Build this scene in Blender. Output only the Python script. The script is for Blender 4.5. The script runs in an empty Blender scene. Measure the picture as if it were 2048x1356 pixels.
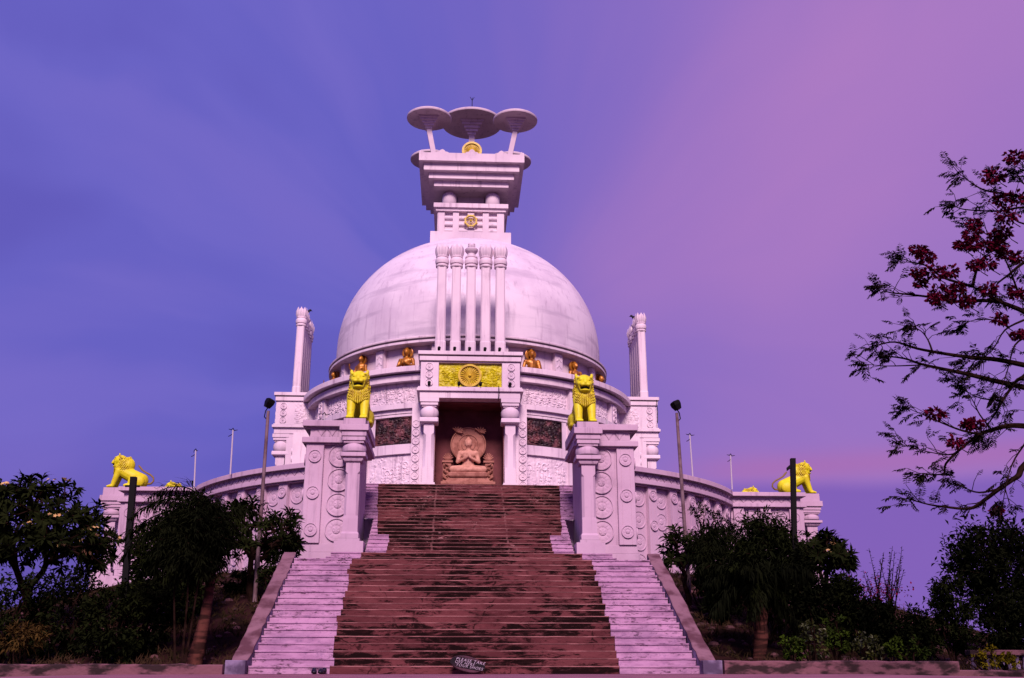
import bpy, random
from math import *
from mathutils import Vector, Matrix, noise
R = random.Random(11)
sc = bpy.context.scene
col = sc.collection
CY = 44.0                       # the stupa stands at (0, CY); the stairs run along the Y axis

# ------------------------------------------------------------------ camera
F = 2035.06
cam_d = bpy.data.cameras.new('camera'); cam = bpy.data.objects.new('camera', cam_d); col.objects.link(cam)
cam_d.sensor_width = 36; cam_d.lens = F / 2048 * 36; cam_d.clip_end = 3000
PIT, YAW = radians(17.8775), radians(3.0559)
cam.location = (-.3905, 0, .1164)
cam.rotation_euler = (pi / 2 + PIT, 0, -YAW)
sc.camera = cam
_fw = Vector((sin(YAW) * cos(PIT), cos(YAW) * cos(PIT), sin(PIT))); _rt = Vector((cos(YAW), -sin(YAW), 0)); _up = _rt.cross(_fw)
def up(px, py, Y):
    """where the sight line through a spot of the survey photo meets depth Y"""
    d = _fw * F + _rt * (px - 1024) - _up * (py - 678)
    return Vector(cam.location) + d * (Y / d.y)

# ------------------------------------------------------------------ helpers
ORG = {}
def lab(o, label=None, cat=None, group=None, kind=None):
    if label: o['label'] = label
    if cat: o['category'] = cat
    if group: o['group'] = group
    if kind: o['kind'] = kind
    return o
def thing(name, loc, label, cat, group=None, rz=0):
    o = bpy.data.objects.new(name, None); col.objects.link(o); o.empty_display_size = .3
    o.location = loc; o.rotation_euler = (0, 0, rz); ORG[o.name] = Vector(loc)
    return lab(o, label, cat, group)
class MB:
    def __init__(s): s.v = []; s.f = []; s.sm = []
    def add(s, vs, fs, smooth=False):
        o = len(s.v); s.v += [tuple(p) for p in vs]
        s.f += [tuple(i + o for i in f) for f in fs]; s.sm += [smooth] * len(fs); return s
    def box(s, x0, x1, y0, y1, z0, z1):
        if x0 > x1: x0, x1 = x1, x0
        if y0 > y1: y0, y1 = y1, y0
        return s.add([(x0,y0,z0),(x1,y0,z0),(x1,y1,z0),(x0,y1,z0),(x0,y0,z1),(x1,y0,z1),(x1,y1,z1),(x0,y1,z1)],
              [(0,3,2,1),(4,5,6,7),(0,1,5,4),(1,2,6,5),(2,3,7,6),(3,0,4,7)])
    def rings(s, rings, smooth=False, caps=True):
        n = len(rings[0]); vs = [p for r in rings for p in r]; fs = []
        for k in range(len(rings) - 1):
            for i in range(n):
                j = (i + 1) % n
                fs.append((k*n+i, k*n+j, k*n+n+j, k*n+n+i))
        s.add(vs, fs, smooth)
        if caps:
            s.add(rings[0], [tuple(range(n))[::-1]]); s.add(rings[-1], [tuple(range(n))])
        return s
    def sq(s, cx, cy, prof, ch=0.0):
        """stack of square (or chamfered) sections: prof = [(hx, hy, z)]"""
        rg = []
        for h in prof:
            hx, hy, z = h[:3]; c = h[3] if len(h) > 3 else ch
            if c <= 0 and ch <= 0 and all(len(q) < 4 for q in prof):
                rg.append([(cx-hx,cy-hy,z),(cx+hx,cy-hy,z),(cx+hx,cy+hy,z),(cx-hx,cy+hy,z)])
            else:
                rg.append([(cx-hx+c,cy-hy,z),(cx+hx-c,cy-hy,z),(cx+hx,cy-hy+c,z),(cx+hx,cy+hy-c,z),
                           (cx+hx-c,cy+hy,z),(cx-hx+c,cy+hy,z),(cx-hx,cy+hy-c,z),(cx-hx,cy-hy+c,z)])
        return s.rings(rg)
    def lathe(s, prof, c=(0,0,0), n=28, smooth=True, caps=True):
        rg = [[(c[0]+r*cos(2*pi*i/n), c[1]+r*sin(2*pi*i/n), c[2]+z) for i in range(n)] for r, z in prof]
        return s.rings(rg, smooth, caps)
    def arc(s, r0, r1, a0, a1, z0, z1, n=16):
        """curved box about the stupa axis, angle from the front, plus = right"""
        if a0 > a1: a0, a1 = a1, a0
        rg = []
        for i in range(n + 1):
            a = a0 + (a1 - a0) * i / n; sa, ca = sin(a), cos(a)
            rg.append([(r0*sa, CY-r0*ca, z0), (r0*sa, CY-r0*ca, z1), (r1*sa, CY-r1*ca, z1), (r1*sa, CY-r1*ca, z0)])
        return s.rings(rg)
    def tube(s, path, rad, n=7, smooth=True):
        P = [Vector(p) for p in path]; rg = []
        if not hasattr(rad, '__len__'): rad = [rad] * len(P)
        prev = None
        for i, p in enumerate(P):
            t = (P[min(i+1, len(P)-1)] - P[max(i-1, 0)]).normalized()
            if prev is None: a = t.orthogonal().normalized()
            else:
                a = prev - t * prev.dot(t)
                a = a.normalized() if a.length > 1e-6 else t.orthogonal().normalized()
            prev = a; b = t.cross(a)
            rg.append([p + (a*cos(2*pi*k/n) + b*sin(2*pi*k/n)) * rad[i] for k in range(n)])
        return s.rings(rg, smooth)
    def ell(s, c, r, rot=None, nu=14, nv=9):
        c = Vector(c); M = rot or Matrix.Identity(3); rg = []
        for j in range(1, nv):
            th = pi * j / nv
            rg.append([c + M @ Vector((r[0]*sin(th)*cos(2*pi*i/nu), r[1]*sin(th)*sin(2*pi*i/nu), -r[2]*cos(th))) for i in range(nu)])
        s.rings(rg, True, False)
        b, t = c + M @ Vector((0,0,-r[2])), c + M @ Vector((0,0,r[2]))
        s.add(rg[0] + [b], [((i+1) % nu, i, nu) for i in range(nu)], True)
        s.add(rg[-1] + [t], [(i, (i+1) % nu, nu) for i in range(nu)], True)
        return s
    def cap(s, p0, p1, r0, r1, n=10):
        p0, p1 = Vector(p0), Vector(p1); d = (p1 - p0).normalized(); path, rad = [], []
        for k in range(4):
            a = pi/2*(1 - k/3.2); path.append(p0 - d*r0*sin(a)); rad.append(max(.002, r0*cos(a)))
        for k in range(4):
            a = pi/2*((k+.2)/3.2); path.append(p1 + d*r1*sin(a)); rad.append(max(.002, r1*cos(a)))
        return s.tube(path, rad, n)
    def mapped(s, g, poly, d0, d1):
        """polygon in (t, z) pushed from depth d0 to d1 through the map g(t, z, d)"""
        n = len(poly)
        s.add([g(t, z, d0) for t, z in poly] + [g(t, z, d1) for t, z in poly],
              [tuple(range(n, 2*n))] + [(i, (i+1) % n, n + (i+1) % n, n + i) for i in range(n)])
    def leaf(s, p, d, nrm, L, W, droop=.15):
        p = Vector(p); d = Vector(d).normalized(); w = d.cross(nrm)
        if w.length < 1e-4: w = d.orthogonal()
        w.normalize(); n2 = w.cross(d)
        m = p + d*L*.55 + n2*L*.06
        s.add([p, m + w*W*.5, p + d*L - n2*L*droop, m - w*W*.5], [(0, 1, 2, 3)])
    def mesh(s, name, org=(0,0,0), M=None):
        me = bpy.data.meshes.new(name); ox = Vector(org)
        vs = [(M @ Vector(p) if M else Vector(p)) - ox for p in s.v]
        fs = s.f
        if M and M.determinant() < 0: fs = [f[::-1] for f in fs]
        me.from_pydata(vs, [], fs); me.polygons.foreach_set('use_smooth', s.sm); me.update()
        if any(s.sm): me.set_sharp_from_angle(angle=radians(38))
        return me
    def build(s, name, m, parent=None, M=None, bev=0, label=None, org=None):
        o_ = ORG.get(parent.name, Vector()) if parent else Vector(org or (0,0,0))
        o = bpy.data.objects.new(name, s.mesh(name, o_, M)); col.objects.link(o); o.data.materials.append(m)
        if parent: o.parent = parent; ORG[o.name] = o_
        else: o.location = o_; ORG[o.name] = o_
        if bev:
            b = o.modifiers.new('bevel', 'BEVEL'); b.width = bev; b.segments = 2; b.limit_method = 'ANGLE'; b.angle_limit = radians(40)
        if label: o['label'] = label
        return o
def put(me, name, m, parent, loc, rz=0, sc_=1.0):
    o = bpy.data.objects.new(name, me); col.objects.link(o)
    if not me.materials: me.materials.append(m)
    o.parent = parent; o.location = Vector(loc) - ORG[parent.name]; o.rotation_euler = (0, 0, rz); o.scale = (sc_,)*3
    ORG[o.name] = ORG[parent.name]; return o
def remesh(mb, voxel, smooth=4):
    me = mb.mesh('tmp'); o = bpy.data.objects.new('tmp', me); col.objects.link(o)
    r = o.modifiers.new('r', 'REMESH'); r.mode = 'VOXEL'; r.voxel_size = voxel
    q = o.modifiers.new('s', 'SMOOTH'); q.iterations = smooth; q.factor = .5
    dg = bpy.context.evaluated_depsgraph_get(); dg.update()
    ev = o.evaluated_get(dg); m2 = bpy.data.meshes.new_from_object(ev)
    out = MB(); out.add([tuple(v.co) for v in m2.vertices], [tuple(p.vertices) for p in m2.polygons], True)
    bpy.data.objects.remove(o); bpy.data.meshes.remove(me); bpy.data.meshes.remove(m2); return out
def rotC(deg):
    T = Matrix.Translation((0, CY, 0)); return T @ Matrix.Rotation(radians(deg), 4, 'Z') @ T.inverted()
MIR = Matrix.Scale(-1, 4, (1, 0, 0))

# ------------------------------------------------------------------ materials
class G:
    def __init__(s, nt): s.nt = nt; s.N = nt.nodes; s.L = nt.links
    def new(s, t, **kw):
        n = s.N.new(t)
        for k, v in kw.items(): setattr(n, k, v)
        return n
    def lk(s, a, b):
        if isinstance(a, bpy.types.NodeSocket): s.L.new(a, b)
        else: b.default_value = a
    def m(s, op, a, b=0.0, c=None, clamp=False):
        n = s.new('ShaderNodeMath', operation=op, use_clamp=clamp); s.lk(a, n.inputs[0]); s.lk(b, n.inputs[1])
        if c is not None: s.lk(c, n.inputs[2])
        return n.outputs[0]
    def ss(s, v, a, b, o0=0.0, o1=1.0):
        n = s.new('ShaderNodeMapRange', interpolation_type='SMOOTHSTEP'); s.lk(v, n.inputs[0])
        n.inputs[1].default_value = a; n.inputs[2].default_value = b; n.inputs[3].default_value = o0; n.inputs[4].default_value = o1
        return n.outputs[0]
    def mix(s, f, a, b):
        n = s.new('ShaderNodeMix', data_type='RGBA'); s.lk(f, n.inputs[0])
        for v, i in ((a, 6), (b, 7)):
            s.lk(v if isinstance(v, bpy.types.NodeSocket) else (*v, 1), n.inputs[i])
        return n.outputs[2]
    def noise(s, vec, scale, detail=4, rough=.55, dist=0.0):
        n = s.new('ShaderNodeTexNoise'); s.L.new(vec, n.inputs['Vector']); n.inputs['Scale'].default_value = scale
        n.inputs['Detail'].default_value = detail; n.inputs['Roughness'].default_value = rough; n.inputs['Distortion'].default_value = dist
        return n.outputs[0]
    def scale(s, vec, k):
        n = s.new('ShaderNodeMapping'); s.L.new(vec, n.inputs[0]); n.inputs['Scale'].default_value = k; return n.outputs[0]
def mat(name, fn, rough=.75, bump=None, spec=.3, metal=0.0):
    m = bpy.data.materials.new(name); m.use_nodes = True; g = G(m.node_tree)
    b = g.N['Principled BSDF']; b.inputs['Roughness'].default_value = rough; b.inputs['Metallic'].default_value = metal
    b.inputs['Specular IOR Level'].default_value = spec
    P = g.new('ShaderNodeNewGeometry').outputs['Position']
    c = fn(g, P); g.lk(c if isinstance(c, bpy.types.NodeSocket) else (*c, 1), b.inputs['Base Color'])
    if bump:
        n = g.noise(P, bump[0], 5); bn = g.new('ShaderNodeBump'); bn.inputs['Strength'].default_value = bump[1]; bn.inputs['Distance'].default_value = .02
        g.L.new(n, bn.inputs['Height']); g.L.new(bn.outputs[0], b.inputs['Normal'])
    return m
def two(a, b, scale, lo=.4, hi=.65, k=(1,1,1)):
    return lambda g, P: g.mix(g.ss(g.noise(g.scale(P, k), scale), lo, hi), a, b)
def white_fn(a, b, dirt):
    def fn(g, P):
        c = g.mix(g.ss(g.noise(P, .55, 5), .42, .68), a, b)
        st = g.ss(g.noise(g.scale(P, (3.2, 3.2, .22)), 1.6, 5, .65), .52, .76)
        c = g.mix(g.m('MULTIPLY', st, .68), c, dirt)
        mo = g.ss(g.noise(g.scale(P, (1,1,.55)), .9, 7, .72), .58, .72)
        c = g.mix(g.m('MULTIPLY', mo, .38), c, dirt)
        sp = g.ss(g.noise(P, 9, 4, .7), .66, .8)
        c = g.mix(g.m('MULTIPLY', sp, .45), c, dirt)
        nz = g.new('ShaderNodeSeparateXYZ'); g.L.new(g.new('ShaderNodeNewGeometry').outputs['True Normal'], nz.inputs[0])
        ledge = g.m('MULTIPLY', g.ss(nz.outputs[2], .86, .97), g.ss(g.noise(P, 1.7, 5), .2, .5, .6, .95))   # upward faces darkened to cut the light they bounce onto undersides
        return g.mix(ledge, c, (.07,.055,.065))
    return fn
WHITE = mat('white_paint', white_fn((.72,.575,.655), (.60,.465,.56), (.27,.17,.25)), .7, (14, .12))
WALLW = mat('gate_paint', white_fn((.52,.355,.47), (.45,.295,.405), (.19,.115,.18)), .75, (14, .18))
def dome_fn(g, P):
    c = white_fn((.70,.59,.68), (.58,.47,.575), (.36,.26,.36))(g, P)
    bands = g.ss(g.noise(g.scale(P, (.25,.25,1.7)), 1.0, 5, .6), .5, .68)
    c = g.mix(g.m('MULTIPLY', bands, .55), c, (.37,.29,.39))
    fine = g.ss(g.noise(g.scale(P, (3,3,.5)), 3, 4, .7), .6, .75)
    return g.mix(g.m('MULTIPLY', fine, .35), c, (.33,.25,.35))
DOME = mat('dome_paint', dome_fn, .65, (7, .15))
def yel_fn(g, P):
    c = g.mix(g.ss(g.noise(P, 2.2, 5), .42, .66), (.70,.64,.014), (.60,.51,.010))
    c = g.mix(g.m('MULTIPLY', g.ss(g.noise(P, 7, 6, .75), .56, .74), .65), c, (.34,.20,.012))
    return g.mix(g.m('MULTIPLY', g.ss(g.noise(g.scale(P, (5,5,.7)), 2, 4, .7), .60, .74), .5), c, (.20,.12,.02))
YEL = mat('yellow_paint', yel_fn, .5, (25, .25), .3)
YELP = mat('yellow_panel', two((.56,.50,.005), (.40,.33,.005), 4), .45)
MANE = mat('mane_yellow', two((.60,.50,.010), (.40,.28,.010), 7), .5)
DARKY = mat('tail_paint', (lambda g, P: (.2,.12,.03)), .6)
GOLD = mat('gold_paint', two((.42,.16,.012), (.24,.08,.008), 5), .42, None, .5, .35)
GOLDW = mat('gold_wheel', two((.60,.42,.030), (.46,.29,.022), 7), .4)
STONE2 = mat('sandstone_lit', two((.56,.285,.21), (.42,.195,.14), 6), .8, (20, .3))  # lit copy of the sandstone, body coloured lighter than its shaded halo
STONE = mat('sandstone', two((.36,.155,.115), (.24,.09,.066), 5), .8, (20, .4))
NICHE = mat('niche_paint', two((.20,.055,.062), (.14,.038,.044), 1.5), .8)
BRONZE = mat('dark_bronze', two((.020,.007,.010), (.17,.058,.066), 2.6, .42, .66), .5, None, .4)
BLACK = mat('black_metal', (lambda g, P: (.004,.003,.004)), .6, None, .1)
STEEL = mat('pole_steel', two((.19,.12,.14), (.10,.055,.065), 3), .6, None, .15)
WPOLE = mat('white_pole', (lambda g, P: (.46,.39,.47)), .6, None, .1)
def brown_fn(g, P):
    c = g.mix(g.ss(g.noise(g.scale(P, (.5,.5,1.5)), 1.2, 5), .4, .65), (.138,.040,.045), (.085,.023,.027))
    x = g.noise(g.scale(P, (1.5, .4, 6.2)), 1.0, 7, .78, .6)
    n2 = g.noise(g.scale(P, (.42, .3, 1.6)), 1.0, 4, .6)
    dk = g.ss(g.m('ADD', x, g.m('MULTIPLY', n2, .95)), .93, 1.03)
    c = g.mix(g.m('MULTIPLY', dk, .97), c, (.006,.0025,.0025))
    f2 = g.ss(g.noise(g.scale(P, (3.5, 1, 16)), 1.0, 6, .8), .54, .64); c = g.mix(g.m('MULTIPLY', f2, .7), c, (.03,.008,.009))
    lt = g.ss(g.noise(g.scale(P, (2.2, 2, 12)), 1.0, 6, .8), .55, .72)
    c = g.mix(g.m('MULTIPLY', lt, .45), c, (.21,.08,.088))
    # slab joints, repaired seams and cracks
    sp = g.new('ShaderNodeSeparateXYZ'); g.L.new(P, sp.inputs[0]); wob = g.noise(g.scale(P, (0,1,3)), 1.5, 4)
    for x0 in (-1.13, 1.12):
        dx = g.m('ABSOLUTE', g.m('SUBTRACT', g.m('ADD', sp.outputs[0], g.m('MULTIPLY', wob, .12)), x0 + .06))
        seam = g.m('MULTIPLY', g.ss(dx, .045, .012), g.ss(sp.outputs[1], 28.8, 29.4)); c = g.mix(g.m('MULTIPLY', g.m('MULTIPLY', seam, g.ss(g.noise(g.scale(P, (2,2,6)), 1.5, 5, .7), .42, .60)), .6), c, (.24,.11,.11))
    v = g.new('ShaderNodeTexVoronoi', feature='DISTANCE_TO_EDGE'); 
    wn = g.new('ShaderNodeTexNoise'); g.L.new(g.scale(P, (1,.3,1)), wn.inputs['Vector']); wn.inputs['Scale'].default_value = 2.2; wn.inputs['Detail'].default_value = 5
    wv = g.new('ShaderNodeVectorMath', operation='MULTIPLY_ADD'); g.L.new(wn.outputs['Color'], wv.inputs[0]); wv.inputs[1].default_value = (.55, 0, .55); g.L.new(g.scale(P, (.62, 0, .62)), wv.inputs[2]); g.L.new(wv.outputs[0], v.inputs['Vector']); v.inputs['Scale'].default_value = 1.0
    ck = g.m('MULTIPLY', g.ss(v.outputs['Distance'], .014, .004), g.ss(g.noise(P, .5, 3), .50, .58)); c = g.mix(g.m('MULTIPLY', ck, .8), c, (.008,.003,.003))
    pale = g.m('MULTIPLY', g.m('MULTIPLY', g.ss(g.noise(g.scale(P, (5, 3, 9)), 1.0, 6, .8), .56, .63), g.ss(g.noise(g.scale(P, (.5,.35,.5)), 1.0, 2), .50, .60)), g.ss(sp.outputs[1], 29, 30.5))
    return g.mix(g.m('MULTIPLY', pale, .8), c, (.33,.17,.17))
BROWN = mat('red_brown_step', brown_fn, .9, (18, .5), .05)
NOSE = mat('nosing_highlight', two((.12,.040,.042), (.30,.125,.125), 1.4, .40, .62, (1.4,1,9)), .8, (25, .5))  # step edge highlight put into the lighter colour of the lip
def lstep(g, P):
    c = g.mix(g.ss(g.noise(g.scale(P, (1,1,3)), 1.5, 5), .4, .65), (.44,.245,.39), (.32,.165,.285))
    sp = g.ss(g.noise(g.scale(P, (4, 3, 13)), 1.3, 6, .8), .50, .60)
    wide = g.ss(g.noise(g.scale(P, (.6, .3, 5)), 1.3, 4, .65), .42, .58)
    c = g.mix(g.m('MULTIPLY', g.m('MULTIPLY', sp, wide), .95), c, (.035,.008,.024))
    c = g.mix(g.m('MULTIPLY', g.ss(g.noise(P, 7, 4, .7), .55, .7), .6), c, (.19,.10,.2))
    return g.mix(g.m('MULTIPLY', g.ss(g.noise(g.scale(P, (.7,.7,2)), 1.2, 4, .6), .5, .7), .45), c, (.16,.085,.17))
LSTEP = mat('white_step_paint', lstep, .8, (16, .5))
CURB = mat('curb_concrete', two((.21,.105,.135), (.085,.03,.042), 2.2, .40, .66), .85, (14, .6))
CURBS = mat('curb_side', two((.21,.155,.26), (.07,.045,.09), 2.6, .40, .6), .85, (14, .6))
KERB = mat('old_wall', two((.16,.066,.082), (.020,.008,.009), 2.3, .43, .60, (1,1,2.5)), .85, (16, .7))
PAVE = mat('pavement', two((.26,.10,.14), (.17,.06,.09), 1.3), .85, (20, .3))
SOIL = mat('hill_soil', two((.028,.010,.010), (.010,.005,.004), 1.4, .42, .62), .95, (6, 1.0), .03)
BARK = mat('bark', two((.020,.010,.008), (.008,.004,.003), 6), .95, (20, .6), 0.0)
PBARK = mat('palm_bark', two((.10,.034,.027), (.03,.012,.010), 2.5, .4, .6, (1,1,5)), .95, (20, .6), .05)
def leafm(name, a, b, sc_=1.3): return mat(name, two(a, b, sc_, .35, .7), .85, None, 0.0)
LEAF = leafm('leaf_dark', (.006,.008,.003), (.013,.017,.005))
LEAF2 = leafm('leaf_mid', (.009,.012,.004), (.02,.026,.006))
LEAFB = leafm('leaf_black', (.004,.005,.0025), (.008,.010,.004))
LEAFG = leafm('leaf_green', (.045,.075,.008), (.018,.03,.006))
LEAFY = leafm('leaf_yellow', (.16,.13,.008), (.07,.065,.006), 3)
DRY = leafm('dry_leaf', (.07,.042,.012), (.035,.02,.008), 3)
PINKF = leafm('magenta_petal', (.16,.008,.05), (.09,.006,.03), 3)
REDF = leafm('scarlet_petal', (.105,.005,.022), (.035,.003,.010), 4)
CREAM = leafm('cream_petal', (.55,.38,.16), (.45,.25,.10), 4)
SIGN = mat('painted_slate', two((.006,.003,.006), (.014,.005,.011), 6), .9, (15, .4))
SIGNT = mat('sign_bare_stone', two((.075,.024,.042), (.035,.012,.02), 6), .8, (15, .6))
LETTER = mat('letter_paint', (lambda g, P: (.50,.40,.50)), .8)
SHOE = mat('shoe_leather', (lambda g, P: (.008,.006,.014)), .35)
BIRD = mat('crow_feather', (lambda g, P: (.008,.006,.01)), .5)

# ------------------------------------------------------------------ ground and hill
def sst(a, b, x):
    t = min(1, max(0, (x - a) / (b - a))); return t*t*(3 - 2*t)
def terrain(x, y):
    r = hypot(x, y - CY)
    t = min(1, max(0, (24.2 - r) / (24.2 - 13.6)))
    z = 2.95 * (t*.75 + .25*t*t*(3-2*t))
    if r > 14.6: z += .10 * t * noise.noise(Vector((x*.9, y*.9, 0))) + .05 * noise.noise(Vector((x*2.7, y*2.7, 3))) * min(1, t*6)
    return z
m = MB(); m.add([(-1500,-400,-.06),(1500,-400,-.06),(1500,2500,-.06),(-1500,2500,-.06)], [(0,1,2,3)])
lab(m.build('ground', SOIL), kind='structure')
m = MB(); N = 150; S = 26.0
vs = [(-S + 2*S*i/N, 18.9 + 2*S*j/N, 0) for j in range(N+1) for i in range(N+1)]
vs = [(x, y, terrain(x, y) - (.04 if hypot(x, y-CY) < 24 else .1)) for x, y, _ in vs]
m.add(vs, [(j*(N+1)+i, j*(N+1)+i+1, (j+1)*(N+1)+i+1, (j+1)*(N+1)+i) for j in range(N) for i in range(N)], True)
lab(m.build('hillside', SOIL), kind='structure')
m = MB(); m.box(-6.4, 6.95, 6, 19.46, -.3, -.004); lab(m.build('forecourt_pavement', PAVE), kind='structure')
# stones and clods lying about the slope: nobody could count them
m = MB()
for k in range(900):
    x = R.uniform(4.6, 15) * R.choice((-1, 1)); y = R.uniform(19.6, 31)
    if hypot(x, y-CY) < 14.7: continue
    r = R.uniform(.03, .12)
    m.ell((x, y, terrain(x, y) - .03), (r*1.4, r, r*.7), Matrix.Rotation(R.random()*6, 3, 'Z'), 6, 4)
lab(m.build('loose_stones', mat('slope_stone', two((.10,.04,.045), (.03,.012,.012), 2), .9)), 'loose stones and clods scattered over the dark slope', 'stones', kind='stuff')

gl = MB(); gq = random.Random(3)
for k in range(5200):
    x = gq.uniform(4.7, 16) * gq.choice((-1, 1)); y = gq.uniform(19.6, 33)
    if hypot(x, y-CY) < 13.9 or gq.random() > .35 + .65*(noise.noise(Vector((x*.8, y*.8, 9))) + .5): continue
    z = terrain(x, y) - .04
    for j in range(5):
        gl.leaf((x + gq.gauss(0,.05), y + gq.gauss(0,.05), z), (gq.gauss(0,.55), gq.gauss(0,.55), .8), (0, -1, .2), gq.uniform(.10, .26), .022, .4)
lab(gl.build('dry_grass', mat('grass_blade', two((.035,.020,.012), (.012,.010,.004), 1.2), .9, None, 0)), 'short dark dry grass growing on the slope', 'grass', kind='stuff')

# ------------------------------------------------------------------ stairs
RS, TR, Y0 = .138, .2628, 19.45
st = thing('staircase', (0, 19.45, 0), 'wide red brown staircase with pale painted borders climbing to the shrine', 'staircase')
def strip(mb, nose, x0, x1, y0, y1, z0, z1, lip=.006, lh=.018):
    n = max(2, int((x1 - x0) / .22)); xs = [x0 + (x1 - x0)*i/n for i in range(n+1)]
    jj = [R.gauss(0, .003) for _ in xs]; jj2 = [R.gauss(0, .0025) for _ in xs]
    rows = [[(x, y0, z0) for x in xs], [(x, y0, z1-lh) for x in xs], [(x, y0-lip+j, z1-lh+k) for x, j, k in zip(xs, jj, jj2)],
            [(x, y0-lip+j, z1+k*.7) for x, j, k in zip(xs, jj, jj2)], [(x, y0+.06, z1) for x in xs], [(x, y1, z1) for x in xs]]
    for a in range(5):
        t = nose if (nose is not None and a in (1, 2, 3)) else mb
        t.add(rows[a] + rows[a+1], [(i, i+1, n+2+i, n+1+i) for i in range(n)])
steps_b, nos, steps_w = MB(), MB(), {-1: MB(), 1: MB()}
def flight(ya, za, n, rs, tr, wb, wo, wend=None):
    for i in range(n):
        y0, y1, z0, z1 = ya + i*tr, ya + (i+1)*tr, za + i*rs, za + (i+1)*rs
        if i == n-1 and wend: y1 = wend
        bL, bR, oL, oR = wb(i, -1), wb(i, 1), wo(i), wo(i)
        strip(steps_b, nos, -bL, bR, y0, y1, z0, z1)
        for s, b, o in ((-1, bL, oL), (1, bR, oR)):
            strip(steps_w[s], None, min(s*b, s*o), max(s*b, s*o), y0 - .006, y1, z0, z1 + .004, .020, .030)
            xa = s*b; steps_w[s].add([(xa, y0-.02, z0), (xa, y1, z0), (xa, y1, z1+.004), (xa, y0-.02, z1+.004)], [(0,1,2,3)])
flight(Y0, 0, 18, RS, TR, lambda i, s: 2.64 + .007*i + R.gauss(0, .028) + (.03 if s < 0 else 0), lambda i: 4.1, 25.98)
flight(26.0, 2.484, 3, .14, .27, lambda i, s: 2.80 + R.gauss(0, .03), lambda i: 3.80 + R.uniform(-.03,.05) - .1*i, 29.38)
flight(29.4, 2.904, 23, .1422, .2696, lambda i, s: (2.42 + R.gauss(0,.02)) if i < 7 else 2.78 + .023*(i-6) + R.gauss(0,.02), lambda i: 3.02 if i < 12 else 3.75, 36.4)
m = steps_b; m.add([(-4.4,25.9,2.48),(-3.7,25.9,2.48),(-3.7,30,2.48),(-4.4,30,2.48)], [(0,1,2,3)])
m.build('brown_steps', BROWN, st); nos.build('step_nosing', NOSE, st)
for s in (-1, 1): steps_w[s].build('white_border_steps', LSTEP, st)
for s in (-1, 1):
    c, cs = MB(), MB(); n = 26
    rg = []; ri = []
    for i in range(n+1):
        y = 19.36 + (24.3-19.36)*i/n; z = .235 + (y-19.4)*.497 + R.gauss(0, .004)
        xi, xo = 4.115 + R.gauss(0, .012), 4.40 + R.gauss(0, .008)
        rg.append([(s*xi, y, z-.5), (s*xi, y, z-.012), (s*(xi+.02), y, z), (s*(xo-.02), y, z), (s*xo, y, z-.012), (s*xo, y, z-.5)])
        ri.append((xi, y, z))
    c.rings(rg); cu = c.build('sloping_curb', CURB, st)
    ins = MB(); k = 0
    for i in range(n):
        (xa, ya, za), (xb, yb, zb) = ri[i], ri[i+1]
        ins.add([(s*(xa-.006), ya, za-.6), (s*(xb-.006), yb, zb-.6), (s*(xb-.006), yb, zb-.03), (s*(xa-.006), ya, za-.03)], [(0,1,2,3)])
    ins.build('curb_inner_face', CURBS, cu)
    e = MB(); e.box(s*4.1, s*4.46, 19.16, 19.355, -.05, .235); e.build('curb_end_block', CURBS, cu, bev=.012)

# low walls along the foot of the slope
def lowwall(name, x0, x1, y, z, label, th=.26):
    n = int((x1 - x0)/.25); rg = []
    for i in range(n+1):
        x = x0 + (x1-x0)*i/n; j = R.gauss(0, .006); k = R.gauss(0, .006)
        rg.append([(x, y+k, -.12), (x, y+k, z-.02+j), (x, y+.03+k, z+j), (x, y+th-.02, z+j), (x, y+th, z-.03), (x, y+th, -.12)])
    m = MB(); m.rings(rg); return lab(m.build(name, KERB, org=((x0+x1)/2, y, -.1)), label, 'wall')
lowwall('low_wall', -11.5, -4.47, 19.02, .165, 'low stained concrete wall along the foot of the slope left of the stairs')
lowwall('low_wall', 4.48, 8.83, 19.1, .225, 'low stained concrete wall along the foot of the slope right of the stairs')
lowwall('low_wall', 8.9, 14, 19.3, .065, 'dark knee high wall continuing past the end of the pink wall', .3)

# ------------------------------------------------------------------ ornaments
def medallion(rad, depth, petals, seed=0):
    m = MB(); nt, nr = 40, 12
    def h(r, a):
        if r > .9: return 1.0
        if r > .80: return .45
        if r > .40: return .46 + .16*abs(cos(petals*a/2))**.5*sin(pi*(r-.40)/.4)**.7
        if r > .33: return .36
        return .62 + .38*sqrt(max(0, 1-(r/.33)**2)) + (.08*cos(6*a) if .12 < r < .28 else 0)
    rs = [.06,.16,.26,.325,.345,.40,.46,.54,.62,.70,.785,.815,.885,.915,.97,1.0]
    vs = [(0, -depth, 0)]; fs = []
    for r in rs:
        for i in range(nt):
            a = 2*pi*i/nt; vs.append((rad*r*sin(a), -depth*h(r, a), rad*r*cos(a)))
    for i in range(nt): vs.append((rad*1.01*sin(2*pi*i/nt), 0.01, rad*1.01*cos(2*pi*i/nt)))
    for i in range(nt): fs.append((0, 1+(i+1) % nt, 1+i))
    for k in range(len(rs)):
        for i in range(nt):
            j = (i+1) % nt; fs.append((1+k*nt+i, 1+k*nt+j, 1+(k+1)*nt+j, 1+(k+1)*nt+i))
    m.add(vs, fs, False); return m.mesh('medallion')
MED_BIG = medallion(.345, .06, 12); MED_MID = medallion(.33, .06, 12); MED_S = medallion(.19, .05, 8)
MED_W = medallion(.315, .042, 12); MED_WS = medallion(.175, .045, 8); MED_P = medallion(.135, .045, 8)
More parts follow.
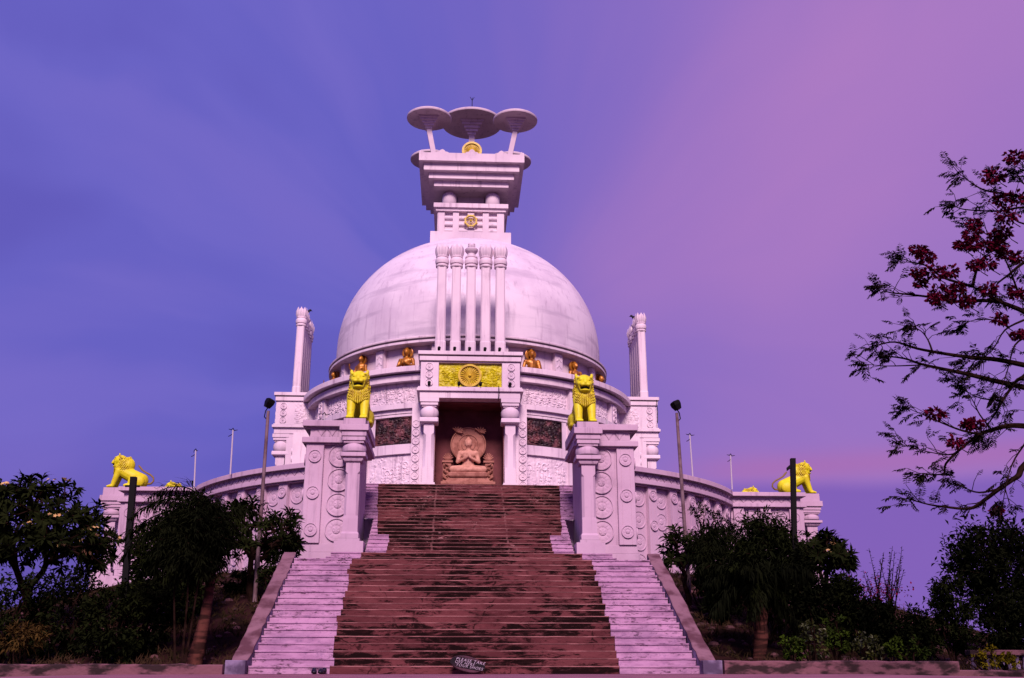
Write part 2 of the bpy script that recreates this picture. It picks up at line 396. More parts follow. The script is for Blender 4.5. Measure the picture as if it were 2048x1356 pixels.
def relief(seed, w, h, style='figures', dens=1.0):
    q = random.Random(seed); pr = []
    def e(x, y, rx, ry, k=1.0, a=0.0): pr.append((x, y, rx, ry, k, cos(a), sin(a), 0))
    def ring(x, y, r, k=.7): pr.append((x, y, r, r, k, 1, 0, 1))
    def fig(x, y, s, sit=False):
        e(x, y+.36*s, .062*s, .078*s, 1); e(x, y+.13*s, .105*s, .19*s, .95)
        e(x-.13*s, y+.12*s, .035*s, .15*s, .8, .5); e(x+.13*s, y+.1*s, .035*s, .15*s, .8, -.6)
        if sit: e(x, y-.08*s, .22*s, .07*s, .9)
        else: e(x-.05*s, y-.16*s, .045*s, .18*s, .8, .06); e(x+.05*s, y-.16*s, .045*s, .18*s, .8, -.06)
    nf = int(w/h*11*dens)
    for k in range(nf):
        s = h*q.uniform(.26, .46); fig(q.uniform(.05, .95)*w, h*(.12 + .34*q.random() + (.25 if k % 3 == 0 else 0)), s, q.random() < .4)
    for k in range(int(w/h*6)):
        x, y, r = q.uniform(.05,.95)*w, q.uniform(.62,.92)*h, h*q.uniform(.035,.08)
        for t in range(5): e(x + q.gauss(0, r), y + q.gauss(0, r*.5), r*.7, r*.5, q.uniform(.4,.8), q.uniform(-.6,.6))
        e(x, y - h*.22, h*.018, h*.2, .6, q.uniform(-.2,.2))
    for k in range(int(w/h*9)): ring(q.uniform(.05,.95)*w, q.uniform(.3,.95)*h, h*q.uniform(.04,.11), q.uniform(.5,.9))
    for k in range(int(w/h*16)): e(q.uniform(.03,.97)*w, q.uniform(.03,.3)*h, h*.07, h*.03, .5, q.uniform(-.7,.7))
    def f(x, y):
        b = 0.0
        for px, py, rx, ry, k, ca, sa, rg in pr:
            dx, dy = x-px, y-py
            if abs(dx) > rx+ry or abs(dy) > rx+ry: continue
            u, v = (dx*ca + dy*sa)/rx, (-dx*sa + dy*ca)/ry; d = u*u + v*v
            if rg: t = k*max(0, 1 - ((sqrt(d)-.78)/.22)**2) if d > .2 else 0
            else: t = k*sqrt(1-d) if d < 1 else 0
            if t > b: b = t
        return b
    def f2(x, y): return max(f(x, y), .16 + .30*noise.noise(Vector((x*9/h, y*9/h, seed))) + .15*noise.noise(Vector((x*20/h, y*20/h, seed+5))))
    return f2
def relief_mesh(mb, g, w, h, seed, depth=.05, nx=96, ny=60, dens=1.0):
    """heightfield panel, mapped by g(t, z, d)"""
    f = relief(seed, w, h, dens=dens); vs = []
    for j in range(ny+1):
        for i in range(nx+1):
            x, y = w*i/nx, h*j/ny
            vs.append(g(x, y, .004 + depth*f(x, y)))
    mb.add(vs, [(j*(nx+1)+i, j*(nx+1)+i+1, (j+1)*(nx+1)+i+1, (j+1)*(nx+1)+i) for j in range(ny) for i in range(nx)], True)
def zig(mb, g, t0, t1, z0, z1, n, d=.022):
    w = (t1-t0)/n; h = z1-z0; e = .1*w
    for i in range(n):
        a = t0 + i*w
        mb.mapped(g, [(a+e, z0+.03*h), (a+w-e, z0+.03*h), (a+w/2, z1-.16*h)], 0, d)
        if i < n-1: mb.mapped(g, [(a+w/2+e, z1-.03*h), (a+w, z0+.16*h), (a+w*1.5-e, z1-.03*h)], 0, d)

# ------------------------------------------------------------------ stupa
stupa = thing('stupa', (0, CY, 2.9), 'white domed stupa with stepped parapets and stone umbrellas on top', 'shrine')
def full(prof, n=96): m = MB(); m.lathe([(r, z) for r, z in prof], (0, CY, 0), n); return m
full([(8.38,2.9),(8.38,6.17)]).build('plinth', WHITE, stupa)
full([(11.05,2.9),(11.05,4.7)]).build('terrace_deck', WHITE, stupa)
d = MB(); d.arc(5.8, 6.72, radians(11.6), radians(348.4), 6.0, 10.46, 96); d.build('lower_drum', WHITE, stupa)
for z0, z1, r in ((9.24, 9.40, 6.86), (9.40, 9.60, 6.98), (10.46, 10.72, 7.02), (10.72, 10.78, 6.9), (10.78, 10.99, 7.22)):
    m = MB(); m.arc(6.4, r, radians(11.8), radians(348.2), z0, z1, 110); m.build('cornice', WHITE, stupa, bev=.012)
full([(5.72,10.4),(5.72,12.35)]).build('frieze_wall', WHITE, stupa)
full([(5.9,12.23),(6.14,12.24),(6.16,12.26),(6.16,12.35),(6.05,12.36),(6.05,12.42),(6.17,12.43),(6.18,12.45),(6.18,12.50),(6.14,12.53),(5.8,12.60)]).build('eave', WHITE, stupa)
prof = [(5.86, 12.5), (5.88, 13.3)]
for k in range(1, 25):
    a = pi/2*k/25; prof.append((5.87*cos(a)**.97, 13.4 + 5.28*sin(a)))
full(prof, 112).build('dome', DOME, stupa)
def ag(r, a0, z0, flip=1): return lambda t, z, dd: ((r+dd)*sin(a0 + t/r), CY - (r+dd)*cos(a0 + t/r), z0 + z)
def pil_arc(r0, r1, ac, hw, z0, z1, name, par=stupa, mt=WHITE):
    m = MB(); m.arc(r0, r1, ac - hw/r1, ac + hw/r1, z0, z1, 4); return m.build(name, mt, par, bev=.012)
D = radians
for q in (0, 2):
    for s in (-1, 1):
        b = D(90*q)
        for a, hw in ((36.3, .2), (60.5, .3)):
            a2 = b + s*D(a)
            p = pil_arc(6.6, 6.9, a2, hw, 9.62, 10.45, 'pilaster')
            pil_arc(6.6, 6.84, a2, hw+.02, 6.2, 9.22, 'pilaster')
            if a > 50:
                for z in (9.80, 10.04, 10.28): put(MED_P, 'rosette', WHITE, p, (6.9*sin(a2), CY-6.9*cos(a2), z), a2)
        # chevron pilasters of the statue frieze
        for a in (12.8, 37.5, 63.5):
            a2 = b + s*D(a); p = pil_arc(5.66, 5.93, a2, .2, 11.0, 12.225, 'frieze_pilaster')
            ch = MB(); g = ag(5.93, a2 - .16/5.93, 11.0)
            for k in range(4):
                z = .06 + .27*k
                ch.mapped(g, [(.02,z),(.07,z),(.19,z+.14),(.16,z+.18)], 0, .02); ch.mapped(g, [(.30,z),(.25,z),(.13,z+.14),(.16,z+.18)], 0, .021)
            ch.build('chevron_carving', WHITE, p)
        if q: continue
        # carved panels
        for a0, a1, z0, z1, nx, sd in ((17.6, 34.2, 9.64, 10.43, 70, 3), (38.4, 57.6, 9.64, 10.43, 70, 5), (63.4, 72, 9.64, 10.43, 36, 8), (17.6, 33.8, 6.22, 7.64, 76, 12), (38.5, 57.5, 6.22, 7.64, 60, 15)):
            lo = D(a0) if s > 0 else -D(a1); w = D(a1-a0)*6.72
            r = MB(); relief_mesh(r, ag(6.72, lo, z0), w, z1-z0, sd + 40*(s > 0), .055, nx*2, 72, 1.2)
            r.build('carved_panel', WHITE, stupa)
        for z0, z1 in ((7.70, 8.07), (9.13, 9.235)):
            m = MB(); m.arc(6.6, 6.83, s*D(16.9), s*D(34.0), z0, z1, 12); m.build('panel_frame', WHITE, stupa, bev=.01)
        for a in (17.4, 32.6):
            m = MB(); m.arc(6.6, 6.80, s*D(a-.9), s*D(a+.9), 8.075, 9.125, 3); m.build('panel_frame', WHITE, stupa, bev=.01)
        a0, a1 = 18.5, 31.5; lo = D(a0) if s > 0 else -D(a1); w = D(a1-a0)*6.74
        r = MB(); g = ag(6.74, lo, 8.10); relief_mesh(r, g, w, 1.02, 77 + s, .08, 120, 72, 1.5)
        for t in ((.0, w), ): r.mapped(g, [(0,.49),(w,.49),(w,.51),(0,.51)], 0, .05); r.mapped(g, [(w*.36,.5),(w*.375,.5),(w*.375,1.02),(w*.36,1.02)], 0, .06); r.mapped(g, [(w*.70,.5),(w*.715,.5),(w*.715,1.02),(w*.70,1.02)], 0, .06)
        for bb in ([(0,0),(w,0),(w,.035),(0,.035)], [(0,.985),(w,.985),(w,1.02),(0,1.02)], [(0,.036),(.035,.036),(.035,.984),(0,.984)], [(w-.035,.036),(w,.036),(w,.984),(w-.035,.984)]): r.mapped(g, bb, 0, .085)
        r.build('bronze_relief', BRONZE, stupa, label='dark bronze relief panel in cracked tiles')

# tall lotus pillar, built at the origin (z=0 at its foot)
def petal_ring(mb, r0, z0, z1, rb, n=8, off=0.0):
    for k in range(n):
        ac = 2*pi*(k+off)/n; hw = pi/n*1.02; NU, NV = 6, 6; vs = []
        for j in range(NV+1):
            v = j/NV
            for i in range(NU+1):
                u = -1 + 2*i/NU; wv = (1 - max(0, v-.45)/.55)**.65 if v > .45 else 1
                rr = r0 + (rb-r0)*sin(pi*min(1, v*1.05))**.9 + .018*(1-u*u) + .012*cos(u*4*pi)*(v < .8)
                a = ac + u*hw*wv; vs.append((rr*sin(a), -rr*cos(a), z0 + (z1-z0)*v))
        mb.add(vs, [(j*(NU+1)+i, j*(NU+1)+i+1, (j+1)*(NU+1)+i+1, (j+1)*(NU+1)+i) for j in range(NV) for i in range(NU)], True)
def make_pillar(kind):
    sh = MB(); sh.sq(0, 0, [(.20,.20,0),(.20,.20,.42),(.185,.185,.47),(.175,.175,3.5)], .05)
    c = MB(); c.lathe([(.17,3.42),(.235,3.45),(.245,3.50),(.225,3.53),(.2,3.55),(.25,3.58),(.265,3.67),(.255,3.76),(.215,3.82),(.235,3.84),(.235,3.88),(.2,3.9)], n=28)
    if kind == 'lotus':
        petal_ring(c, .20, 3.88, 4.38, .255, 8); petal_ring(c, .185, 3.88, 4.30, .235, 8, .5)
        c.lathe([(.2,3.88),(.225,4.0),(.2,4.15),(.1,4.26),(.01,4.3)], n=16)
    else:
        c.lathe([(.2,3.88),(.15,3.95),(.15,4.02),(.2,4.07),(.245,4.13),(.25,4.2),(.22,4.24),(.16,4.25)], n=28)
        for k in range(4):
            a = pi/4 + k*pi/2; c.ell((.09*sin(a), -.09*cos(a), 4.33), (.08,.08,.11), None, 8, 6); c.ell((.13*sin(a), -.13*cos(a), 4.39), (.05,.05,.05), None, 8, 6)
    return sh.mesh('shaft'), c.mesh('capital')
PIL = {k: make_pillar(k) for k in ('lotus', 'vase')}
for k in PIL:
    for me in PIL[k]: me.materials.append(WHITE)

def bulb_col(mb, cx, cy, z0, zs, hw, big=1.0):
    """square chamfered pillar shaft with base"""
    H = zs - z0
    mb.sq(cx, cy, [(hw*1.30,hw*1.30,z0),(hw*1.30,hw*1.30,z0+.08)])
    mb.sq(cx, cy, [(hw*1.02,hw*1.02,z0+.08,.0),(hw*1.0,hw*1.0,z0+.25*H,.0),(hw*.98,hw*.98,z0+.29*H,.09*big),(hw*.95,hw*.95,z0+.80*H,.09*big),(hw*.95,hw*.95,z0+.84*H,.0),(hw*.95,hw*.95,zs,.0)], .0001)
def porch(rot):
    M = rotC(rot) if rot else None; f = CY - 8.2
    back = CY - 5.9
    m = MB()
    m.box(-1.93,1.93,f,back,11.05,11.19); m.box(-1.87,1.87,f+.06,back,10.83,11.0); m.box(-1.80,1.80,f+.12,back,11.0,11.05)
    m.box(-1.80,1.80,f+.14,back,10.77,10.83)
    m.build('balcony_cornice', WHITE, stupa, M, .012)
    m = MB()
    for s in (-1, 1): m.box(s*1.16, s*1.82, f+.10, back, 9.84, 10.77)
    m.box(-1.16, 1.16, f+.26, back, 9.84, 10.77)
    p = m.build('balcony_block', WHITE, stupa, M, .01)
    for s in (-1, 1):
        for z in (9.99, 10.3, 10.6):
            L = Vector((s*1.5, f+.10, z)); L = M @ L if M else L
            put(MED_P, 'rosette', WHITE, p, L, D(rot))
    m = MB(); m.box(-1.94,1.94,f,back,9.67,9.78); m.box(-1.90,1.90,f+.05,back,9.78,9.84); m.box(-1.83,1.83,f+.08,back,9.42,9.67)
    m.build('lintel', WHITE, stupa, M, .012)
    m = MB()   # walls of the niche
    for s in (-1, 1): m.box(s*1.26, s*1.80, f+.62, back, 6.17, 9.42)
    m.box(-1.26, 1.26, back-.3, back, 6.17, 9.42)
    m.build('porch_wall', WHITE, stupa, M)
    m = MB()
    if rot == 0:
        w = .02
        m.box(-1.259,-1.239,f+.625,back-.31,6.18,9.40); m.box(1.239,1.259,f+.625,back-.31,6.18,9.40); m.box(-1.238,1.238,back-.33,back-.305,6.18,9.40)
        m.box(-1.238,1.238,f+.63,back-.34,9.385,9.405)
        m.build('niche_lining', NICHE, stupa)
    for s in (-1, 1):
        c = MB(); x, y = s*1.47, f+.38
        bulb_col(c, x, y, 6.27, 8.52, .195); c.box(x-.27, x+.27, y-.29, y+.27, 6.17, 6.29)
        c.sq(x, y, [(.28,.28,8.50),(.335,.335,8.54),(.335,.335,8.66),(.32,.32,8.69)])
        c.lathe([(.25,8.68),(.31,8.74),(.335,8.86),(.335,8.96),(.30,9.07),(.25,9.12)], (x, y, 0), 32)
        c.sq(x, y, [(.26,.26,9.10),(.26,.26,9.15),(.31,.31,9.16),(.31,.31,9.26),(.345,.345,9.27),(.345,.345,9.415)])
        c.build('porch_column', WHITE, stupa, M, .008)
        # strip of small discs on the return wall
        r = MB(); r.box(s*1.81, s*2.12, f+.95, back, 6.17, 9.42); rr = r.build('return_pilaster', WHITE, stupa, M)
        for z in (6.4, 6.72, 7.04, 7.36, 7.68, 8.0, 8.32, 8.64):
            L = Vector((s*1.965, f+.95, z)); L = M @ L if M else L
            put(MED_P, 'rosette', WHITE, rr, L, D(rot))
    zf = 11.19
    for k in range(5):
        x = -1.13 + .557*k; kd = 'vase' if k == 2 else 'lotus'
        L = Vector((x, f+(.80 if rot < 0 else .52 if rot > 0 else .42), zf)); L = M @ L if M else L
        kk = .93 if rot else 1.0; sh = put(PIL[kd][0], 'tall_pillar', WHITE, stupa, L, D(rot), kk); c = put(PIL[kd][1], 'lotus_capital', WHITE, stupa, L, D(rot))
        c.parent = sh; c.location = (0,0,0); c.rotation_euler = (0,0,0)
    if rot:      # flank carvings facing the stairs
        for s in (-1, 1):
            m = MB(); g = lambda t, z, dd: (s*(1.82+dd), f+.9+(t if s > 0 else .62-t), 9.86+z)
            relief_mesh(m, g, .62, .88, 31+s, .05, 28, 34, 1.3); m.build('carved_panel', WHITE, stupa, M)
            for z in (9.99, 10.3, 10.6):
                L = M @ Vector((s*1.82, f+.42, z)); put(MED_P, 'rosette', WHITE, stupa, L, D(rot) + s*pi/2)
for r_ in (0, -90, 90): porch(r_)
# yellow panel with the great wheel
f = CY - 8.2
m = MB(); g = lambda t, z, dd: (-1.15+t, f+.255-dd, 9.86+z)
relief_mesh(m, g, 2.3, .89, 5, .055, 180, 72, 1.3)
yp = m.build('yellow_relief', YELP, stupa, label='bright yellow carved panel with a golden wheel')
def wheel(mb, c, r, spokes, hub, rim, dep):
    x, y, z = c
    def ann(r0, r1, d0, n=48):
        pts = []
        rg = []
        for i in range(n):
            a = 2*pi*i/n; s_, c_ = sin(a), cos(a)
            rg.append([(x+r0*s_, y, z+r0*c_), (x+r0*s_, y-d0, z+r0*c_), (x+r1*s_, y-d0, z+r1*c_), (x+r1*s_, y, z+r1*c_)])
        rg.append(rg[0]); mb.rings(rg, False, False)
    ann(r*(1-rim), r, dep); ann(r*(1-rim)-.02, r*(1-rim)-.004, dep*.6)
    for k in range(spokes):
        a = 2*pi*k/spokes; mb.tube([(x+hub*r*.6*sin(a), y-dep*.4, z+hub*r*.6*cos(a)), (x+r*(1-rim)*sin(a), y-dep*.4, z+r*(1-rim)*cos(a))], r*.045, 6)
    mb.lathe([(hub*r, 0), (hub*r, dep*1.0), (hub*r*.55, dep*1.5), (.01, dep*1.6)], (0,0,0), 20) if False else None
    mb.ell((x, y-dep*.4, z), (hub*r, dep, hub*r))
m = MB(); wheel(m, (-.02, f+.24, 10.30), .43, 24, .16, .16, .10)
m.rings([[(-.02+.40*sin(2*pi*i/40), f+yy, 10.30+.40*cos(2*pi*i/40)) for i in range(40)][::-1] for yy in (.25, .222)])
m.build('wheel', GOLDW, yp)

# harmika (square box and stepped slab over the dome)
def sqlay(mb, lay, cx=0, cy=CY):
    for hw, z0, z1 in lay: mb.sq(cx, cy, [(hw,hw,z0),(hw,hw,z1)])
m = MB(); sqlay(m, [(1.82,17.6,18.78)]); m.build('top_base', WHITE, stupa, bev=.015)
m = MB(); sqlay(m, [(1.40,18.78,19.95)]); bx = m.build('top_box', WHITE, stupa)
for k in range(4):
    M = rotC(90*k)
    for i, (a, b) in enumerate(((-1.5,-1.19),(-.82,-.54),(-.15,.15),(.54,.82),(1.19,1.5))):
        m = MB(); m.box(a, b, CY-1.52, CY-1.395, 18.781, 19.90); m.build('box_post', WHITE, bx, M, .01)
    m = MB()
    for z in (18.98, 19.30, 19.62): m.tube([(-1.45, CY-1.40, z), (1.45, CY-1.40, z)], .105, 12)
    m.build('round_rails', WHITE, bx, M)
m = MB(); sqlay(m, [(1.60,19.90,20.0),(1.64,20.0,20.04),(1.70,20.04,20.25)]); m.build('box_cornice', WHITE, stupa, bev=.012)
m = MB(); sqlay(m, [(.62,20.25,21.12)]); m.build('slab_core', WHITE, stupa)
for sx in (-1, 1):
    for sy in (-1, 1):
        m = MB(); m.lathe([(.2,20.24),(.29,20.34),(.335,20.55),(.345,20.75),(.31,20.94),(.22,21.04),(.24,21.05),(.24,21.1)], (sx*1.0, CY+sy*1.0, 0), 28); m.build('vase', WHITE, stupa)
m = MB(); sqlay(m, [(1.71,21.08,21.36),(1.95,21.36,21.66),(2.18,21.66,22.02),(2.40,22.02,22.42)]); sl = m.build('stepped_slab', WHITE, stupa, bev=.012)
for k in range(4):
    M = rotC(90*k); m = MB(); y = CY-2.36
    for x, w, h in ((-2.28,.1,.16),(-1.35,.34,.2),(1.35,.34,.2),(2.28,.1,.16),(0,.34,.24)):
        pts = [(-w,0),(w,0),(w*.7,h*.35),(w*.45,h*.4),(w*.25,h*.8),(0,h),(-w*.25,h*.8),(-w*.45,h*.4),(-w*.7,h*.35)]
        m.mapped(lambda t, z, dd: (x+t, y+.1-dd, 22.41+z), pts, 0, .12)
    m.build('slab_crest', WHITE, sl, M)
m = MB(); wheel(m, (0, CY-1.62, 19.40), .285, 8, .18, .2, .07)
for k in range(8): a = 2*pi*(k+.5)/8; m.ell((.29*sin(a), CY-1.65, 19.40+.29*cos(a)), (.045,.03,.045), None, 8, 6)
m.build('gold_wheel', GOLDW, stupa)
for k, rr in ((0, .46), (2, .46)):
    m = MB(); y = CY-2.1; 
    wheel(m, (0, y, 22.68), rr, 24, .2, .2, .09); m.rings([[(rr*.86*sin(2*pi*i/40), y+q, 22.68+rr*.86*cos(2*pi*i/40)) for i in range(40)][::-1] for q in (.03,-.03)])
    m.build('crest_wheel', GOLDW, stupa, rotC(90*k))
def umbrella(x, y, z, r, bx_, by_, post=.115, st=1.0):
    m = MB(); m.lathe([(r-.02,z-.01),(r,z+.02),(r,z+.09),(r-.05,z+.13),(r*.6,z+.24),(.05,z+.33)], (x, y, 0), 64)
    u = m.build('umbrella_canopy', WHITE, stupa)
    m = MB()
    for k in range(5): h = (.46-.075*k)*st; m.sq(x, y, [(h,h,z-.105*(k+1)*st),(h,h,z-.105*k*st)])
    m.build('stepped_bracket', WHITE, u)
    m = MB(); zt = z - .5*st; m.rings([[(bx_+a*post, by_+b*post, 22.3) for a, b in ((-1,-1),(1,-1),(1,1),(-1,1))], [(x+a*post, y+b*post, zt) for a, b in ((-1,-1),(1,-1),(1,1),(-1,1))]])
    m.build('umbrella_post', WHITE, u)
for sx in (-1, 1):
    umbrella(sx*2.0, CY-2.05, 24.30, 1.03, sx*1.7, CY-1.95); umbrella(sx*2.0, CY+2.0, 24.30, 1.03, sx*1.7, CY+1.9)
umbrella(0, CY, 25.28, 1.48, 0, CY, .14, 1.25)
m = MB(); m.tube([(0,CY,25.55),(0,CY,26.75)], .018, 6); m.tube([(-.1,CY,26.8),(-.05,CY,26.68),(0,CY,26.6),(.05,CY,26.68),(.1,CY,26.8)], .012, 5)
m.build('lightning_rod', BLACK, stupa)

# ------------------------------------------------------------------ statues
def buddha(pose, vox=.02, robe=True):
    """seated figure about 1.15 m tall, facing -Y, base at z=0"""
    b = MB()
    b.cap((0,0,.18), (0,-.01,.52), .16, .155); b.ell((0,-.01,.56), (.215,.125,.13)); b.ell((0,0,.2), (.2,.16,.16))
    b.cap((0,0,.66), (0,-.01,.78), .062, .06); b.ell((0,-.03,.86), (.098,.115,.135)); b.ell((0,.02,1.01), (.055,.055,.05)); b.ell((0,.015,.925), (.112,.12,.085))
    b.ell((0,-.145,.845), (.018,.024,.03)); b.ell((0,-.135,.80), (.035,.02,.012))
    for s in (-1, 1):
        b.ell((s*.102,.0,.845), (.015,.024,.05)); b.ell((s*.21,0,.585), (.085,.085,.085))
        b.cap((s*.12,-.06,.12), (s*.42,-.16,.11), .13, .10); b.cap((s*.42,-.17,.10), (s*.02,-.30,.08), .095, .065)
    def hand(x, y, z, dx, dy, dz):
        d_ = Vector((dx,dy,dz)).normalized(); b.ell((x,y,z), (.042,.032,.05))
        for k in range(4): b.cap((x+(k-1.5)*.02,y,z), Vector((x+(k-1.5)*.022,y,z)) + d_*(.10 + .012*(k in (1,2))), .013, .010, 6)
        b.cap((x,y,z), (x-.05*(1 if x > 0 else -1), y-.03, z+.05), .014, .011, 6)
    if pose == 'teach':
        for s in (-1, 1):
            b.cap((s*.235,0,.57), (s*.29,-.08,.33), .068, .056); b.cap((s*.29,-.08,.33), (s*.07,-.23,.42), .054, .038)
            hand(s*.05, -.25, .45, -s*.15, -.2, 1)
    elif pose == 'earth':
        b.cap((-.235,0,.57), (-.31,-.03,.34), .068, .056); b.cap((-.31,-.03,.34), (-.33,-.2,.18), .054, .038); hand(-.33,-.24,.15,0,-.3,-1)
        b.cap((.235,0,.57), (.31,-.05,.33), .075, .065); b.cap((.31,-.05,.33), (.08,-.24,.22), .06, .04); hand(.05,-.26,.22,-1,-.2,0)
        b.cap((.24,.0,.6), (.3,-.06,.2), .09, .10)
    r = remesh(b, vox, 3)
    return r
def standing(vox=.025):
    b = MB()
    b.cap((0,0,.06), (0,0,.62), .15, .13); b.cap((0,0,.6), (0,-.01,.86), .13, .145); b.ell((0,0,.9), (.19,.1,.09))
    b.cap((0,0,.95), (0,-.01,1.06), .05, .05); b.ell((0,-.02,1.13), (.08,.095,.11)); b.ell((0,.01,1.24), (.045,.045,.04)); b.ell((0,-.11,1.12), (.014,.02,.025))
    b.cap((.19,0,.89), (.22,.0,.62), .055, .05); b.cap((.22,0,.62), (.21,-.05,.38), .05, .04)
    b.cap((-.19,0,.89), (-.24,-.04,.66), .055, .045); b.cap((-.24,-.04,.66), (-.30,-.2,.80), .042, .032); b.ell((-.31,-.22,.86), (.032,.02,.045))
    for k in range(4): b.cap((-.335+.018*k,-.22,.88), (-.34+.02*k,-.23,.97), .011, .009, 6)
    b.cap((-.29,-.22,.86), (-.25,-.24,.92), .012, .010, 6)
    for k in range(7): b.tube([(-.15+.01*k,-.12,.16+.1*k), (0,-.17,.10+.1*k), (.17,-.1,.2+.1*k)], .016, 6)
    return remesh(b, vox, 2)
BT, BE, BS = buddha('teach'), buddha('earth'), standing()
def halo(mb, z, r, y):
    mb.rings([[(r*k*sin(2*pi*i/36), y+q, z+r*k*cos(2*pi*i/36)) for i in range(36)][::-1] for k, q in ((1,.03),(1,-.03),(.88,-.04),(.84,-.015),(.3,-.012))])
BTm, BEm, BSm = BT.mesh('golden_body'), BE.mesh('golden_body'), BS.mesh('golden_body')
hm = MB(); halo(hm, .88, .2, .1); HALO = hm.mesh('halo')
hm = MB(); halo(hm, 1.13, .15, .09); HALO2 = hm.mesh('halo')
for me in (BTm, BEm, BSm, HALO, HALO2): me.materials.append(GOLD)
SPOT = [(-24.4, BTm, 'golden seated buddha with both hands joined at its chest', 1.15), (-46.8, BSm, 'golden standing buddha raising its right hand behind the left lion', 1.24), (-72.5, BSm, 'golden figure at the far left end of the statue frieze', 1.22),
        (23.9, BEm, 'golden seated buddha with a robe over one shoulder beside the porch', 1.15), (45.8, BEm, 'golden buddha with long shadowed halo above the right lion', 1.06), (70.5, BTm, 'golden figure half hidden at the right end of the frieze', 1.15)]
for a, me, lb, k in SPOT:
    loc = (6.02*sin(D(a)), CY-6.02*cos(D(a)), 10.93 if me is not BSm else 10.62)
    t = thing('golden_statue', loc, lb, 'statue', 'golden statues in the frieze under the dome', D(a)*.72)
    o = put(me, 'body', GOLD, t, loc, 0, k); 
    h = put(HALO2 if me is BSm else HALO, 'halo', GOLD, t, loc, 0, k)

# large sandstone buddha in the porch
bl = Vector((-.03, CY-7.15, 6.19))
bt = thing('buddha_statue', bl, 'red sandstone seated buddha with a round halo inside the porch niche', 'statue')
k = 1.42; m = MB(); sc3 = Matrix.Translation(bl + Vector((0,-.05,.62))) @ Matrix.Diagonal((1.3*1.02, 1.15, 1.3, 1))
buddha('teach', .018).build('body', STONE2, bt, sc3)
m = MB(); x, y, z = bl
m.box(x-1.02, x+1.02, y-.55, y+.5, z-.02, z+.13); m.box(x-.96, x+.96, y-.5, y+.5, z+.13, z+.17); m.box(x-.98, x+.98, y-.52, y+.5, z+.17, z+.27)
for i in range(9): m.ell((x-.85+.21*i, y-.55, z+.06), (.05,.03,.05), None, 8, 6)
m.build('plinth', STONE, bt, bev=.01)
m = MB(); m.sq(x, y, [(.82,.46,z+.27),(.72,.42,z+.43)]); m.sq(x, y-.04, [(.66,.42,z+.43),(.70,.46,z+.48),(.70,.46,z+.58),(.64,.42,z+.63)]); m.build('seat', STONE, bt, bev=.02)
m = MB()
m.rings([[(x+.66*kk*sin(2*pi*i/48), y+.42+q, z+1.80+.66*kk*cos(2*pi*i/48)) for i in range(48)][::-1] for kk, q in ((1,.08),(1,-.04),(.94,-.06),(.91,-.02),(.62,-.02),(.60,-.05),(.55,-.05),(.53,-.02),(.40,-.02),(.38,-.045),(.33,-.045),(.2,-.02))])
m.build('halo', STONE, bt)
for s in (-1, 1):
    m = MB(); m.box(x+s*.62, x+s*.92, y+.05, y+.4, z+.27, z+1.06); m.box(x+s*.56, x+s*.95, y, y+.42, z+1.06, z+1.13)
    for i in range(9): m.cap((x+s*(.77+.1*sin(i*2.1)), y+.05, z+.45+.06*i), (x+s*(.77+.13*cos(i*1.7)), y-.03, z+.52+.06*i), .05, .03, 7)
    m.build('throne_side', STONE, bt)
    m = MB()
    for i in range(8): a = -1.2+.34*i; m.cap((x+s*.74, y+.15, z+1.15), (x+s*.74+.19*sin(a), y+.1, z+1.17+.24*cos(a)), .045, .02, 7)
    m.ell((x+s*.74, y+.15, z+1.2), (.14,.1,.1)); m.build('throne_beast', STONE, bt)
    m = MB()
    for i in range(7): a = -.6+.5*i; m.cap((x+s*.42, y+.35, z+2.28), (x+s*.42+.22*cos(a), y+.28, z+2.3+.14*sin(a)), .05, .022, 7)
    m.build('flying_attendant', STONE, bt)
m = MB(); m.box(x-.17, x+.2, y-.60, y-.57, z+.0, z+.11); m.build('white_tablet', WHITE, bt)

